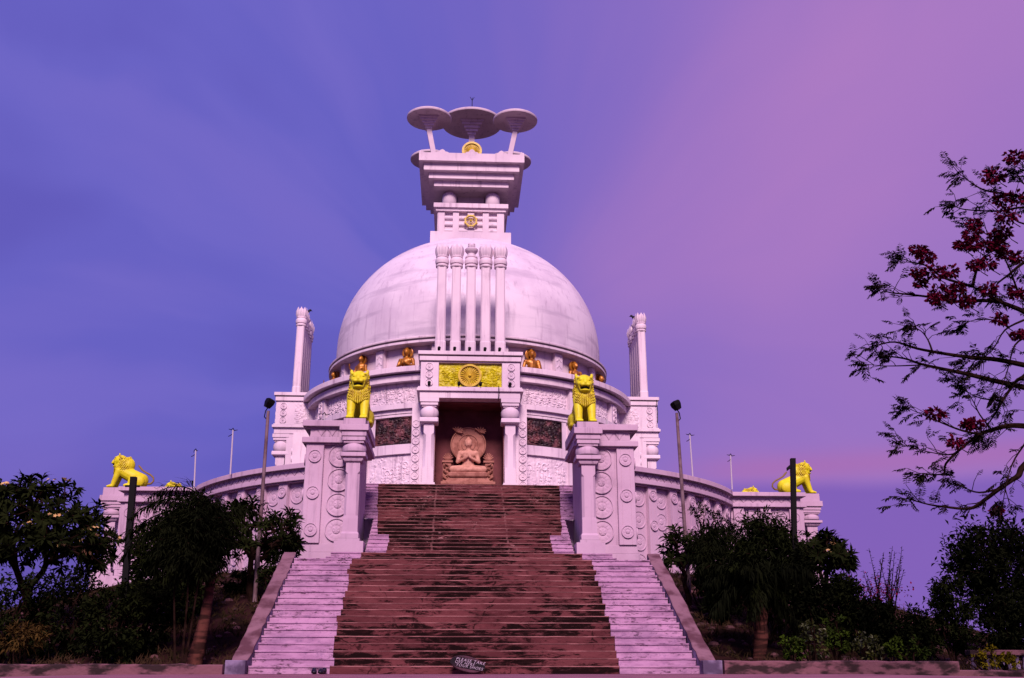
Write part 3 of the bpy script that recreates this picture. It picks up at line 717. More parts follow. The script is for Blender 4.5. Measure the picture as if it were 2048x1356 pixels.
# lions
def lion():
    b = MB()
    b.cap((0,.0,.82), (0,.80,.42), .30, .34, 14); b.ell((0,.95,.36), (.35,.28,.34))
    for s in (-1, 1):
        b.ell((s*.27,.78,.30), (.17,.36,.31)); b.ell((s*.32,.40,.10), (.12,.24,.10)); b.ell((s*.30,.52,.28), (.12,.16,.24))
        b.cap((s*.20,-.14,.80), (s*.205,-.33,.14), .165, .115, 12); b.ell((s*.205,-.42,.075), (.14,.18,.085))
        for k in range(4): b.ell((s*.205-.085+.057*k, -.56, .06), (.033,.06,.05), None, 8, 6)
    b.ell((0,.04,1.05), (.315,.38,.42)); b.ell((0,.18,1.10), (.30,.36,.38)); b.ell((0,-.12,.86), (.29,.26,.26))
    b.ell((0,-.18,1.34), (.275,.28,.26)); b.ell((0,-.14,1.43), (.28,.25,.155))
    b.ell((0,-.40,1.24), (.18,.15,.10)); b.ell((0,-.36,1.045), (.15,.15,.055)); b.cap((0,-.34,1.44), (0,-.50,1.30), .075, .06)
    b.ell((0,-.53,1.285), (.065,.045,.04))
    for s in (-1, 1):
        b.ell((s*.085,-.49,1.205), (.085,.075,.06)); b.ell((s*.145,-.34,1.455), (.10,.08,.035)); b.ell((s*.15,-.32,1.28), (.09,.1,.08))
        b.ell((s*.245,-.16,1.57), (.055,.04,.085)); b.cap((s*.165,-.34,1.2), (s*.13,-.36,1.06), .045, .04)
    body = remesh(b, .024, 3)
    e = MB()
    for s in (-1, 1): e.ell((s*.115,-.405,1.39), (.062,.035,.042))
    mane = MB(); q = random.Random(4)
    for j in range(9):
        z = .74 + .085*j
        for i in range(26):
            a = 2*pi*(i + .5*(j % 2))/26
            rx = .285*sqrt(max(.05, 1-((z-1.05)/.5)**2))+.03; ry = .36*sqrt(max(.05, 1-((z-1.05)/.5)**2))+.03
            cy_ = .05 + .0*(z-1.05)
            x, y = rx*sin(a), cy_ - ry*cos(a)
            if z > 1.02 and cos(a) > .45: continue
            if z > 1.30 and cos(a) > -.1: continue
            mane.ell((x, y, z + q.gauss(0,.012)), (.034,.026,.085), Matrix.Rotation(a, 3, 'Z') @ Matrix.Rotation(-.3 + q.gauss(0,.08), 3, 'X') @ Matrix.Rotation(.55*sin(a) + q.gauss(0,.12), 3, 'Y'), 6, 5)
    for i in range(13):
        for s in (-1, 1): mane.ell((s*(.265+.02*(i%2)), -.12+.035*(i%3), 1.50-.045*i), (.035,.06,.045), None, 6, 5)
    for j in range(4):
        for i in range(9):
            x = -.26+.065*i; mane.ell((x, -.325-.05*(1-(x/.28)**2), .70+.085*j-.10*(1-abs(x)/.28)), (.026,.024,.08), Matrix.Rotation(.9*x/.26, 3, 'Y'), 6, 5)
    tail = MB(); tail.tube([(0,1.16,.22),(0,1.36,.24),(0,1.47,.36),(0,1.45,.52),(0,1.30,.66),(0,1.1,.76),(0,.9,.88),(0,.78,1.02),(0,.70,1.1)], [.05,.045,.042,.04,.04,.038,.04,.045,.03], 10)
    mouth = MB(); mouth.ell((0,-.40,1.125), (.14,.10,.035))
    return [('body', body.mesh('lion_body'), YEL), ('eyes', e.mesh('lion_eyes'), YEL), ('mane', mane.mesh('lion_mane'), MANE), ('tail', tail.mesh('lion_tail'), DARKY), ('mouth', mouth.mesh('lion_mouth'), BLACK)]
LION = lion()
for n_, me, mt in LION: me.materials.append(mt)
def place_lion(loc, rz, k, label):
    t = thing('lion_statue', loc, label, 'lion statue', 'yellow lions on the gate pillars', rz); t.scale = (k, k, k)
    for n_, me, mt in LION:
        o = bpy.data.objects.new(n_, me); col.objects.link(o); o.parent = t
ZF = 7.20
place_lion((-3.47, 30.52, ZF), 0, 1.0, 'yellow lion facing the camera on the pillar left of the stairs')
place_lion((3.47, 30.52, ZF-.02), 0, 1.0, 'yellow lion facing the camera on the pillar right of the stairs')
place_lion((-13.55, 40.44, 6.77), -pi/2, .83, 'yellow lion in profile at the left end of the terrace wall')
place_lion((13.55, 40.44, 6.77), pi/2, .83, 'yellow lion in profile at the right end of the terrace wall')
place_lion((-13.45, 47.56, 6.95), -pi/2, .83, 'farther yellow lion of which little more than the mane shows, left of the left profile pole')
bpy.context.view_layer.objects.active = None
o_ = [o for o in col.objects if o.name == 'lion_statue.004'][0]; o_['label'] = 'far yellow lion with only its head above the left terrace wall'
place_lion((13.45, 47.56, 6.95), pi/2, .83, 'far yellow lion with only its head above the right terrace wall')

# ------------------------------------------------------------------ gate piers and terrace walls
def pier(rot, s, zt, label, far=False):
    """wall wing with its lion pillar; s = side of the gate axis; zt = height of its top"""
    M = rotC(rot); kz = (zt - 3.3)/(7.25 - 3.3)
    Z = lambda z: 3.3 + (z - 3.3)*kz if z > 3.3 else z
    MM = M @ (MIR if s < 0 else Matrix.Identity(4))
    rz = D(rot)
    base = MM @ Vector((4.1, CY-12.6, 2.9))
    t = thing('gate_pier', base, label, 'gate pier', 'gate piers of the terrace')
    wf, wb = CY-(12.92 if rot else 13.4), CY-(10.2 if rot else 11.0)          # front and back of the wing
    m = MB(); m.box(3.36, 4.88, wf, wb, 2.6, Z(6.54)); w = m.build('wing_wall', WALLW, t, MM)
    m = MB(); m.box(3.2, 5.05, wf-.10, wb, 2.6, Z(3.32)); m.box(3.28, 5.0, wf-.06, wb, Z(3.32), Z(3.58)); m.build('wing_plinth', WALLW, t, MM, .015)
    m = MB(); m.box(3.12, 5.10, wf-.22, wb, Z(6.56), Z(6.73)); m.box(3.20, 4.97, wf-.12, wb, Z(6.52), Z(6.56)); m.box(3.13, 5.11, wf-.23, wb, Z(7.06), Z(7.25)); m.box(3.20, 5.0, wf-.12, wb, Z(7.02), Z(7.06))
    m.build('wing_cornice', WALLW, t, MM, .018)
    m = MB(); m.box(3.24, 4.88, wf-.06, wb, Z(6.73), Z(7.03)); fz = m.build('zigzag_frieze', WALLW, t, MM)
    m = MB(); zig(m, lambda tt, z, dd: (3.9+tt, wf-.06-dd, z), 0, .97, Z(6.75), Z(7.01), 3)
    zig(m, lambda tt, z, dd: (4.88+dd, wf-.05+tt, z), 0, 3.0, Z(6.75), Z(7.01), 8); m.build('zigzag_carving', WALLW, fz, MM)
    zs = [3.98, 4.73, 5.47, 6.20] if kz > .95 else [3.98, 4.95, 5.9]
    def md(me, name, par, l, y, z, ang=0):
        o = put(me, name, WALLW, par, MM @ Vector((l, y, z)), rz + ang); return o
    for z in zs: md(MED_BIG if kz > .95 else MED_MID, 'medallion', w, 3.96, wf, Z(z))
    m = MB(); m.box(4.44, 4.97, wf-.12, wf+.25, Z(3.58), Z(6.54)); p = m.build('pilaster', WALLW, t, MM, .014)
    m = MB()
    for dx in (.13, .4): m.box(4.44+dx-.008, 4.44+dx+.008, wf-.132, wf-.12, Z(3.6), Z(6.5))
    m.build('pilaster_fillet', WALLW, p, MM)
    for z in (3.97, 5.06, 6.16): md(MED_S, 'rosette', p, 4.70, wf-.12, Z(z))
    # outer flank: pilasters and rows of medallions (the face seen on the side gates)
    ang = pi/2 if s > 0 else -pi/2
    for k, y in enumerate((wf+.02, wf+1.16, wf+2.22)):
        m = MB(); m.box(4.88, 5.0, y+.02, y+.42, Z(3.58), Z(6.52)); pp = m.build('pilaster', WALLW, t, MM, .012)
        for z in (3.97, 5.06, 6.1): md(MED_WS, 'rosette', pp, 5.0, y+.22, Z(z), ang)
        if k < 2:
            for z in (3.9, 4.75, 5.6, 6.12) if kz > .95 else (3.6, 4.4, 5.2, 6.05): md(MED_W, 'medallion', w, 4.88, y+.79, Z(z) if z < 6.1 else Z(6.1), ang)
    # lion pillar
    x, y = 3.50, CY-13.78; m = MB()
    m.sq(x, y, [(.42,.42,2.7),(.42,.42,Z(3.57))]); m.sq(x, y, [(.30,.30,Z(3.57)),(.30,.30,Z(3.66)),(.255,.255,Z(3.67)),(.255,.255,Z(3.80)),(.22,.22,Z(3.86))])
    m.sq(x, y, [(.22,.22,Z(3.85),.0),(.215,.215,Z(4.25),.0),(.21,.21,Z(4.33),.07),(.205,.205,Z(5.55),.07),(.205,.205,Z(5.63),0),(.205,.205,Z(5.95),0)], .0001)
    pl = m.build('lion_pillar', WALLW, t, MM, .012)
    m = MB(); m.sq(x, y, [(.26,.26,Z(5.92)),(.30,.30,Z(5.98)),(.30,.30,Z(6.04)),(.375,.375,Z(6.05)),(.375,.375,Z(6.17))])
    m.lathe([(.28,Z(6.17)),(.345,Z(6.22)),(.36,Z(6.30)),(.345,Z(6.40)),(.28,Z(6.47))], (x, y, 0), 32)
    m.box(x-.30, x+.30, y-.30, wf, Z(6.46), Z(6.53)); m.build('bulb_capital', WALLW, pl, MM, .012)
    m = MB(); m.box(x-.34, x+.34, y-.34, CY-12.0, Z(6.53), Z(6.66)); m.box(x-.37, x+.37, y-.37, CY-11.75, Z(6.66), Z(6.82)); m.box(x-.43, x+.43, y-.43, CY-11.6, Z(6.82), Z(7.01) + (.06 if rot else 0)); m.box(x-.33, x+.33, y-.36, CY-12.4, Z(7.01), 6.77 if rot else Z(7.2))
    m.build('abacus', WALLW, pl, MM, .015)
    return t
pier(0, -1, 7.25, 'pale gate pier with stacked medallions left of the stairs')
pier(0, 1, 7.23, 'pale gate pier with stacked medallions right of the stairs')
pier(-90, 1, 6.60, 'end pier of the terrace under the left profile lion')
pier(90, -1, 6.60, 'end pier of the terrace under the right profile lion')
pier(-90, -1, 6.60, 'hidden twin pier behind the left end of the terrace, under the far left lion')
pier(90, 1, 6.60, 'hidden twin pier behind the right end of the terrace, under the far right lion')

def terrace(s):
    r = 11.15; a0, a1 = D(25.5), D(63.5)
    am = s*(a0+a1)/2
    t = thing('terrace_wall', (r*sin(am), CY-r*cos(am), 2.9), 'curving terrace wall with carved medallions and zigzag coping, %s of the stairs' % ('left' if s < 0 else 'right'), 'wall', 'curving terrace walls')
    def A(mb, r0, r1, z0, z1, n=40): mb.arc(r0, r1, s*a0, s*a1, z0, z1, n); return mb
    w = A(MB(), r-.5, r, 2.4, 6.06).build('wall_body', WALLW, t)
    A(A(MB(), r-.5, r+.30, 6.06, 6.21), r-.5, r+.2, 6.02, 6.06).build('lower_cornice', WALLW, t, bev=.014)
    fz = A(MB(), r-.5, r+.14, 6.21, 6.46).build('zigzag_frieze', WALLW, t)
    A(A(MB(), r-.5, r+.32, 6.46, 6.63), r-.5, r+.2, 6.44, 6.46).build('top_cornice', WALLW, t, bev=.014)
    m = MB(); aa = min(s*a0, s*a1); zig(m, ag(r+.14, aa, 0), .05, (a1-a0)*(r+.14)-.05, 6.225, 6.445, 20); m.build('zigzag_carving', WALLW, fz)
    A(MB(), r-.4, r+.16, 2.4, 3.2).build('wall_plinth', WALLW, t, bev=.014)
    n = 7; a_first, a_last = D(28.3), D(61.2)
    for k in range(n):
        a = s*(a_first + (a_last-a_first)*k/(n-1))
        m = MB(); m.arc(r-.1, r+.16, a-.19/r, a+.19/r, 3.2, 6.02, 2); p = m.build('pilaster', WALLW, t, bev=.012)
        m = MB()
        for dx in (-.09, .09): m.arc(r+.159, r+.17, a+(dx-.007)/r, a+(dx+.007)/r, 3.25, 5.98, 1)
        m.build('pilaster_fillet', WALLW, p)
        for z in (3.6, 4.7, 5.72): put(MED_WS, 'rosette', WALLW, p, ((r+.17)*sin(a), CY-(r+.17)*cos(a), z), a)
        if k < n-1:
            b = s*(a_first + (a_last-a_first)*(k+.5)/(n-1))
            for z in (3.45, 4.13, 4.88, 5.62): put(MED_W, 'medallion', WALLW, w, (r*sin(b), CY-r*cos(b), z), b, .92)
terrace(-1); terrace(1)

# ------------------------------------------------------------------ poles, lamps, birds, small things
def pole2(name, top, bot, Y, r0, r1, mt, label, cat, group=None, zb=None):
    a, b = up(*top, Y), up(*bot, Y)
    if zb is not None: b.z = zb
    t = thing(name, (b.x, b.y, b.z), label, cat, group)
    m = MB(); m.tube([b - Vector((0,0,.1)), b.lerp(a, .5), a], [r0, (r0+r1)/2, r1], 10); m.build('post', mt, t)
    return t, a
for s, top, bot, lb in ((-1, (536.5, 822), (510, 1196), 'tall thin floodlight pole standing on the slope left of the stairs'), (1, (1353.5, 826), (1378, 1178), 'tall thin floodlight pole standing on the slope right of the stairs')):
    t, a = pole2('floodlight_pole', top, bot, 26.6, .055, .042, STEEL, lb, 'lamp post', 'floodlight poles beside the stairs')
    hd = MB(); Mx = Matrix.Translation(a + Vector((s*-.02, -.06, .20))) @ Matrix.Rotation(radians(-25*s), 4, 'Y') @ Matrix.Rotation(radians(35 if s < 0 else 20), 4, 'Z')
    h = MB(); h.sq(0, 0, [(.07,.07,-.13),(.10,.11,.0),(.10,.11,.09),(.075,.08,.12)]); h.v = [tuple(Mx @ Vector(p)) for p in h.v]
    h.build('lamp_head', BLACK, t, bev=.01)
    b = MB(); b.tube([a + Vector((0,0,-.25)), a + Vector((.09*s,0,-.16)), a + Vector((.07*s,0,.0)), a + Vector((0,0,.12))], .016, 6); b.build('bracket', BLACK, t)
for top, bot, Y, lb in (((391.5, 901), (388, 984), 38.5, 'short thin pole with a small hook at the left bend of the terrace wall'), ((466, 860), (461, 944), 36.0, 'short thin forked pole on the left curve of the terrace wall'),
                    ((1379.5, 870), (1386, 960), 36.0, 'short thin forked pole on the right curve of the terrace wall'), ((1461, 911), (1464, 974), 38.5, 'short thin forked pole at the right bend of the terrace wall'),
                    ((649, 829), (648, 846), 31.5, 'stub of a forked pole above the roof of the left gate pier'), ((1214, 838), (1214, 852), 31.5, 'pale stub of a pole above the roof of the right gate pier')):
    t, a = pole2('thin_pole', top, bot, Y, .03, .026, WPOLE, lb, 'pole', 'thin poles along the terrace wall')
    if top[0] != 1214:
        m = MB(); w = .13 if top[0] != 391.5 else .05
        m.tube([a + Vector((-.02-w,-.02,.03-(.12 if w < .1 else 0))), a + Vector((-.05,-.02,.0)), a + Vector((0,-.02,.06)), a + Vector((.05,-.02,-.02)), a + Vector((.04+w,-.02,-.0))], [.008,.018,.022,.018,.008], 6)
        m.tube([a + Vector((-.02,-.02,-.16)), a + Vector((-.09,-.03,-.22)), a + Vector((-.14,-.03,-.24))], .013, 6)
        m.build('hook', BLACK, t)
def blackpost(top, bot, Y, hw, lb, arm):
    a, b = up(*top, Y), up(*bot, Y); zg = terrain(b.x, b.y) - .1
    if b.z > zg: b = b + (b - a).normalized() * ((b.z - zg) / max(.01, (a.z-b.z)) * (a-b).length)
    t = thing('dark_post', b, lb, 'post', 'dark posts with a small arm')
    m = MB(); m.rings([[p + Vector((q[0]*hw, q[1]*hw, 0)) for q in ((-1,-1),(1,-1),(1,1),(-1,1))] for p in (b, a)]); m.build('post', BLACK, t)
    m = MB()
    if arm == 0: m.box(a.x-.16, a.x+.15, a.y-.02, a.y+.02, a.z-.22, a.z-.18)
    else: m.add([(a.x-.02,a.y-.04,a.z-.10),(a.x-.16,a.y-.04,a.z-.22),(a.x-.16,a.y+.04,a.z-.22),(a.x-.02,a.y+.04,a.z-.10),(a.x-.02,a.y-.04,a.z-.20),(a.x-.16,a.y-.04,a.z-.30),(a.x-.16,a.y+.04,a.z-.30),(a.x-.02,a.y+.04,a.z-.20)], [(0,1,2,3),(7,6,5,4),(0,4,5,1),(1,5,6,2),(2,6,7,3),(3,7,4,0)])
    m.build('cross_arm', BLACK, t)
blackpost((267.5, 954), (250, 1170), 22.5, .062, 'dark square post with a crossbar in front of the left profile lion', 0)
blackpost((1585.5, 917), (1589, 1100), 23.5, .055, 'dark square post with a short arm in front of the right profile lion', 1)
# small spotlights on the ledges of the porch
for i, (x, z, y) in enumerate(((-1.17, 11.19, CY-8.12), (-.60, 11.19, CY-8.12), (-.05, 11.19, CY-8.12), (.52, 11.19, CY-8.12), (1.06, 11.19, CY-8.12),
                            (-1.50, 9.84, CY-8.19), (-.42, 9.84, CY-8.19), (.37, 9.84, CY-8.19), (1.44, 9.84, CY-8.19))):
    names = ['under the leftmost tall pillar', 'under the second tall pillar', 'under the middle tall pillar', 'under the fourth tall pillar', 'under the rightmost tall pillar',
             'before the left column of discs', 'below the left half of the yellow panel', 'below the right half of the yellow panel', 'before the right column of discs']
    t = thing('spotlight', (x, y, z), 'tiny black spotlight ' + names[i], 'spotlight', 'small spotlights on the porch ledges')
    m = MB(); m.tube([(x, y+.06, z+.06), (x+.01, y-.05, z+.13)], [.05,.062], 10); m.build('lamp_head', BLACK, t)
    m = MB(); m.box(x-.012, x+.012, y-.01, y+.03, z, z+.07); m.build('stand', BLACK, t)
for a_, b_, Y in (((1313, 800), (1315, 846), 41.95), ((997.5, 772), (996.5, 801), 35.7)):
    m = MB(); A_, B_ = up(*a_, Y), up(*b_, Y); m.tube([A_, A_.lerp(B_, .5) + Vector((.02,-.03,0)), B_], .016, 6); m.build('cable', BLACK, stupa)
for px, py, Y, lb in ((1480, 1291, 20.8, 'white paper scrap lying on the slope near the right curb'), (1562, 1318, 19.9, 'white paper scrap lying by the right low wall')):
    v = up(px, py, Y); m = MB(); m.ell((0,0,.03), (.075,.05,.028), Matrix.Rotation(.4, 3, 'Y'), 7, 5)
    o = m.build('paper_scrap', mat('paper_' + str(px), (lambda g, P: (.6,.5,.55)), .9), org=(0,0,0)); o.location = (v.x, Y, terrain(v.x, Y) - .03); lab(o, lb, 'litter')
def crow(c, rz, lb):
    b = MB(); b.cap((0,-.1,.2), (0,.14,.12), .075, .05); b.ell((0,-.2,.29), (.055,.065,.055)); b.cap((0,-.25,.285), (0,-.33,.27), .022, .007)
    b.cap((0,.14,.12), (0,.36,.03), .05, .025)
    for s in (-1, 1): b.ell((s*.065,.05,.17), (.03,.17,.06)); b.cap((s*.03,-.02,.13), (s*.03,-.03,.0), .014, .012)
    o = remesh(b, .014, 2).build('crow', BIRD); o.location = c; o.rotation_euler = (0, 0, rz); o.scale = (1.0,)*3
    lab(o, lb, 'bird')
crow((-7.4, CY+.02, 15.30), 2.2, 'black crow perched on the tall pillars left of the dome')
crow((7.66, CY+.02, 15.30), -2.2, 'black bird perched on the tall pillars right of the dome')
# shoes and the sign at the foot of the stairs
for i, px in enumerate((628, 643)):
    p = up(px, 1353, 19.2); b = MB()
    b.ell((0,-.04,.035), (.055,.085,.035)); b.ell((0,.12,.04), (.048,.11,.045)); b.ell((0,-.03,.05), (.048,.07,.045)); b.ell((0,.16,.06), (.045,.06,.055))
    o = remesh(b, .009, 2).build('shoe', SHOE); o.location = (p.x, 19.17, 0); o.rotation_euler = (0, 0, .12 - .3*i)
    lab(o, '%s black shoe of the pair left before the bottom step' % ('left' if i == 0 else 'right'), 'shoe', 'shoes left before the stairs')
sp = up(935, 1331, 19.2); sgn = thing('painted_sign', (sp.x, 19.2, 0), 'oval dark stone sign lettered in white, leaning on the bottom steps', 'sign')
Ms = Matrix.Translation((sp.x, 19.19, .165)) @ Matrix.Rotation(radians(-13), 4, 'X') @ Matrix.Rotation(radians(10.5), 4, 'Y')
def sign_ring(kx, kz, y): return [tuple(Ms @ Vector((.31*kx*cos(2*pi*i/44)*(1+.03*sin(3*2*pi*i/44)), y, .142*kz*sin(2*pi*i/44)*(1+.05*cos(2*2*pi*i/44+1))))) for i in range(44)]
m = MB(); m.rings([sign_ring(1,1,.035), sign_ring(1,1,-.02), sign_ring(.965,.94,-.03)]); m.build('stone_slab', SIGNT, sgn)
m = MB()   # dark painted band behind the words
pts = [tuple(Ms @ Vector((x, -.0325, z))) for x, z in ((-.315,.02),(-.27,.075),(-.20,.105),(-.10,.10),(.02,.085),(.12,.075),(.25,.062),(.31,.03),(.325,-.02),(.30,-.06),(.2,-.085),(.05,-.088),(-.12,-.085),(-.24,-.07),(-.31,-.035))]
m.add(pts, [tuple(range(len(pts)))]); m.build('dark_field', SIGN, sgn)
def words(txt, x, z, size):
    cu = bpy.data.curves.new('words', 'FONT'); cu.body = txt; cu.size = size; cu.shear = .25; cu.space_character = 1.18; cu.offset = -.0012; cu.extrude = .001
    o = bpy.data.objects.new('words', cu); col.objects.link(o); dg = bpy.context.evaluated_depsgraph_get(); dg.update()
    me = bpy.data.meshes.new_from_object(o.evaluated_get(dg)); bpy.data.objects.remove(o)
    for v in me.vertices: v.co = (Ms @ Vector((x + v.co.x*1.06, -.0345 - v.co.z, z + v.co.y))) - ORG[sgn.name]
    w = bpy.data.objects.new('lettering', me); col.objects.link(w); w.parent = sgn; me.materials.append(LETTER)
words('PLEASE TAKE', -.222, .034, .074); words('OFF HERE', -.235, -.018, .068); words('YOUR SHOES', -.205, -.066, .068)

# ------------------------------------------------------------------ vegetation
def rosette(lf, p, d, n, L, W, q, fl=None):
    p = Vector(p); d = Vector(d).normalized(); a = d.orthogonal().normalized(); b = d.cross(a); o = q.random()*6
    for k in range(n):
        an = o + k*2.4; el = q.uniform(.05, 1.0); w = (a*cos(an) + b*sin(an))
        dr = w*cos(el*.9) + d*sin(el*.9) + Vector((0,0,-.12))
        lf.leaf(p - d*.10*q.random(), dr, d, L*q.uniform(.7, 1.15), W*q.uniform(.8, 1.1), q.uniform(.0, .3))
    if fl is not None:
        for k in range(q.randint(3, 6)):
            c = p + d*.10 + Vector((q.gauss(0,.07), q.gauss(0,.07), q.uniform(0,.08)))
            for j in range(5):
                an = j*1.2566 + k; w = a*cos(an) + b*sin(an); fl.leaf(c, w + d*.5, d, .052, .035, .1)
def frangipani(x, y, crown, label, seed, n=3, levels=5, L=.30, flowers=0.0, lean=0.0, tr=.12):
    """crown = (cx, cy, cz, rx, ry, rz): branch ends are led into this dome"""
    q = random.Random(seed); zb = terrain(x, y) - .1; t = thing('frangipani_tree', (x, y, zb), label, 'tree', 'frangipani trees')
    br, lf, fl = MB(), MB(), MB(); C = Vector(crown[:3]); RR = crown[3:]
    base = Vector((x, y, zb)); fork = base.lerp(Vector((C.x, C.y, C.z - RR[2]*.75)), .8); fork.x += lean
    br.tube([base, base.lerp(fork, .5) + Vector((q.gauss(0,.06), q.gauss(0,.06), 0)), fork], [tr*1.25, tr, tr*.85], 9)
    ends = []
    tgt = []
    while len(tgt) < n:
        th = q.uniform(0, 2*pi); ph = q.uniform(-.35, 1.0); rr = q.uniform(.80, 1.0) if q.random() < .75 else q.uniform(.4, .8)
        ch = sqrt(max(0, 1-ph*ph)); tgt.append(C + Vector((RR[0]*rr*ch*cos(th), RR[1]*rr*ch*sin(th), RR[2]*rr*ph)) + Vector((q.gauss(0,.08), q.gauss(0,.08), q.gauss(0,.08))))
    def grow(p, T, r, lev):
        if len(T) == 1 or lev > 8:
            for e in T:
                m_ = p.lerp(e, .5) + Vector((q.gauss(0,.05), q.gauss(0,.05), -.08*(e-p).length)); br.tube([p, m_, e], [r, r*.85, max(.018, r*.6)], 5)
                d = (e - m_).normalized(); d.z += .35
                rosette(lf, e, d, q.randint(11, 17), L, L*.27, q, fl if q.random() < flowers else None)
            return
        c = sum(T, Vector())/len(T); ax = max(range(3), key=lambda i: max(e[i] for e in T) - min(e[i] for e in T)); T = sorted(T, key=lambda e: e[ax])
        k = max(1, int(len(T)*q.uniform(.4, .6)))
        nx = p.lerp(c, .38) if lev else p
        if lev: br.tube([p, p.lerp(nx, .5) + Vector((q.gauss(0,.04), q.gauss(0,.04), q.gauss(0,.03))), nx], [r, r*.92, r*.85], 6)
        for S_ in (T[:k], T[k:]):
            if S_: grow(nx, S_, max(.02, r*.78), lev+1)
    grow(fork, tgt, tr*.85, 0)
    br.build('trunk', BARK, t); lf.build('crown', LEAF, t)
    if fl.v: fl.build('blossoms', CREAM, t)
    return t
def bush(name, c, rad, n, L, mt, label, cat, seed, W=.45, stems=5, group=None, clump=26, shell=.55, droop=0.0, zb=None, spray=.22):
    """leaf clumps spread through a lumpy volume, on real stems"""
    q = random.Random(seed); x, y, z = c; zb = terrain(x, y) - .1 if zb is None else zb
    t = thing(name, (x, y, zb), label, cat, group); lf, br = MB(), MB(); C = Vector(c); base = Vector((x, y, zb))
    nc = max(4, n // clump); lob = [(Vector((q.gauss(0,1), q.gauss(0,1), q.gauss(0,1))).normalized(), q.uniform(.5, 1.0)) for _ in range(7)]
    for k in range(nc):
        d = Vector((q.gauss(0,1), q.gauss(0,1), q.gauss(0,1))).normalized()
        lump = 1 + .30*max(0, max((d.dot(l)-.55)/.45*w for l, w in lob)) - .14*q.random()
        u = (shell + (1-shell)*q.random()**.5)*lump
        p = C + Vector((d.x*rad[0], d.y*rad[1], d.z*rad[2]))*u
        if p.z < zb + .05: p.z = zb + .05 + .2*q.random()
        ax = (d + Vector((q.gauss(0,.4), q.gauss(0,.4), .35 + q.gauss(0,.3) - droop))).normalized()
        cl = spray*min(rad)*q.uniform(.6, 1.3)
        if k % 3 == 0: br.tube([p - ax*cl*1.6, p, p + ax*cl*1.2], [.012, .009, .004], 4)
        for j in range(clump):
            f = q.uniform(-.8, 1.25); o = p + ax*cl*f + Vector((q.gauss(0,1), q.gauss(0,1), q.gauss(0,1)))*cl*.45
            dr = ax*.5 + Vector((q.gauss(0,.8), q.gauss(0,.8), q.gauss(0,.7) - droop))
            lf.leaf(o, dr, Vector((q.gauss(0,.5), q.gauss(0,.5), 1)), L*q.uniform(.6, 1.3), L*W*q.uniform(.7, 1.2), q.uniform(0, .3))
    for k in range(stems):
        d = Vector((q.uniform(-1,1)*rad[0]*.6, q.uniform(-1,1)*rad[1]*.6, q.uniform(-.1,.7)*rad[2])); e = C + d
        b0 = base + Vector((q.gauss(0,.06), q.gauss(0,.06), 0)); br.tube([b0, b0.lerp(e, .5) + Vector((q.gauss(0,.1), q.gauss(0,.1), .1)), e], [.045*max(.5, min(rad)), .03*max(.5, min(rad)), .012], 5)
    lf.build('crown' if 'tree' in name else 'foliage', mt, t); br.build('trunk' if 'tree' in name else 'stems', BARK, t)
    return t
def bush_px(name, box, Y, n, L, mt, label, cat, seed, **k):
    """box = (x0, y0, x1, y1) as surveyed on the photo, standing at depth Y"""
    a, b = up(box[0], box[1], Y), up(box[2], box[3], Y); rx, rz = (b.x-a.x)/2, abs(a.z-b.z)/2
    return bush(name, ((a.x+b.x)/2, Y, (a.z+b.z)/2), (rx*.87, max(.35, min(rx, 1.6)*.8), rz*.87), n, L, mt, label, cat, seed, **k)
def crown_px(box, Y, ry=None):
    a, b = up(box[0], box[1], Y), up(box[2], box[3], Y); rx, rz = (b.x-a.x)/2, abs(a.z-b.z)/2
    return ((a.x+b.x)/2, Y, (a.z+b.z)/2, rx*.9, ry or rx*.8, rz*.9)
def palm(x, y, hub, label, seed, fronds, tr=(.26,.2,.13,.09), L=2.2, dead=False):
    q = random.Random(seed); zb = terrain(x, y) - .1; t = thing('palm_tree', (x, y, zb), label, 'tree', 'stout young palms'); H = Vector(hub); b = Vector((x, y, zb))
    m = MB(); P, r = [], []
    for i in range(22):
        f = i/21; P.append(b.lerp(H, f) + Vector((.10*sin(f*3), 0, 0))); k = f*3; j = min(2, int(k)); r.append((tr[j] + (tr[j+1]-tr[j])*(k-j)) * (1 + (.03 if i % 2 else -.02)))
    m.tube(P, r, 14); m.build('trunk', PBARK, t)
    for fi, (az, el, ln) in enumerate(fronds):
        d = Vector((cos(az)*cos(el), sin(az)*cos(el), sin(el))); mid = []; p = H.copy(); n = 22; ln *= L
        for i in range(n+1):
            mid.append(p.copy()); d = (d + Vector((-.02 + q.gauss(0,.03), q.gauss(0,.03), -.085 - .03*i/n))).normalized(); p = p + d*ln/n
        fr = MB(); fr.tube(mid, [.02*(1-i/n)+.005 for i in range(n+1)], 5)
        for i in range(2, n+1):
            tng = (mid[i]-mid[i-1]).normalized(); w = tng.cross(Vector((0,0,1))); w = w.normalized() if w.length > .1 else Vector((1,0,0))
            ll = .50*sin(pi*(.14 + .84*i/n))**.6*min(1.1, ln/1.3)
            for s in (-1, 1):
                for h in range(4):
                    pp = mid[i-1].lerp(mid[i], h/4); a_ = q.uniform(-1, 1)*1.6
                    up_ = Vector((0,0,1)); rad = (w*s*cos(a_*.6) + up_*sin(a_*.6))
                    fr.leaf(pp, rad*.8 + tng*.55 + Vector((-.15 + q.gauss(0,.2), q.gauss(0,.2), -.30 + q.gauss(0,.3))), up_, ll*q.uniform(.5, 1.1), .030, q.uniform(0, .5))
        fr.build('frond', LEAFB if fi % 4 else LEAF, t)
    if dead:
        fr = MB()
        for k in range(26):
            an = q.uniform(0, 6.28); p0 = H + Vector((.07*cos(an), .07*sin(an), -.1 - .3*q.random())); fr.tube([p0, p0 + Vector((.14*cos(an), .14*sin(an), -.25)), p0 + Vector((.10*cos(an), .10*sin(an), -.7*q.uniform(.6,1)))], [.016,.012,.004], 5)
        fr.build('dead_frond', PBARK, t)
    return t

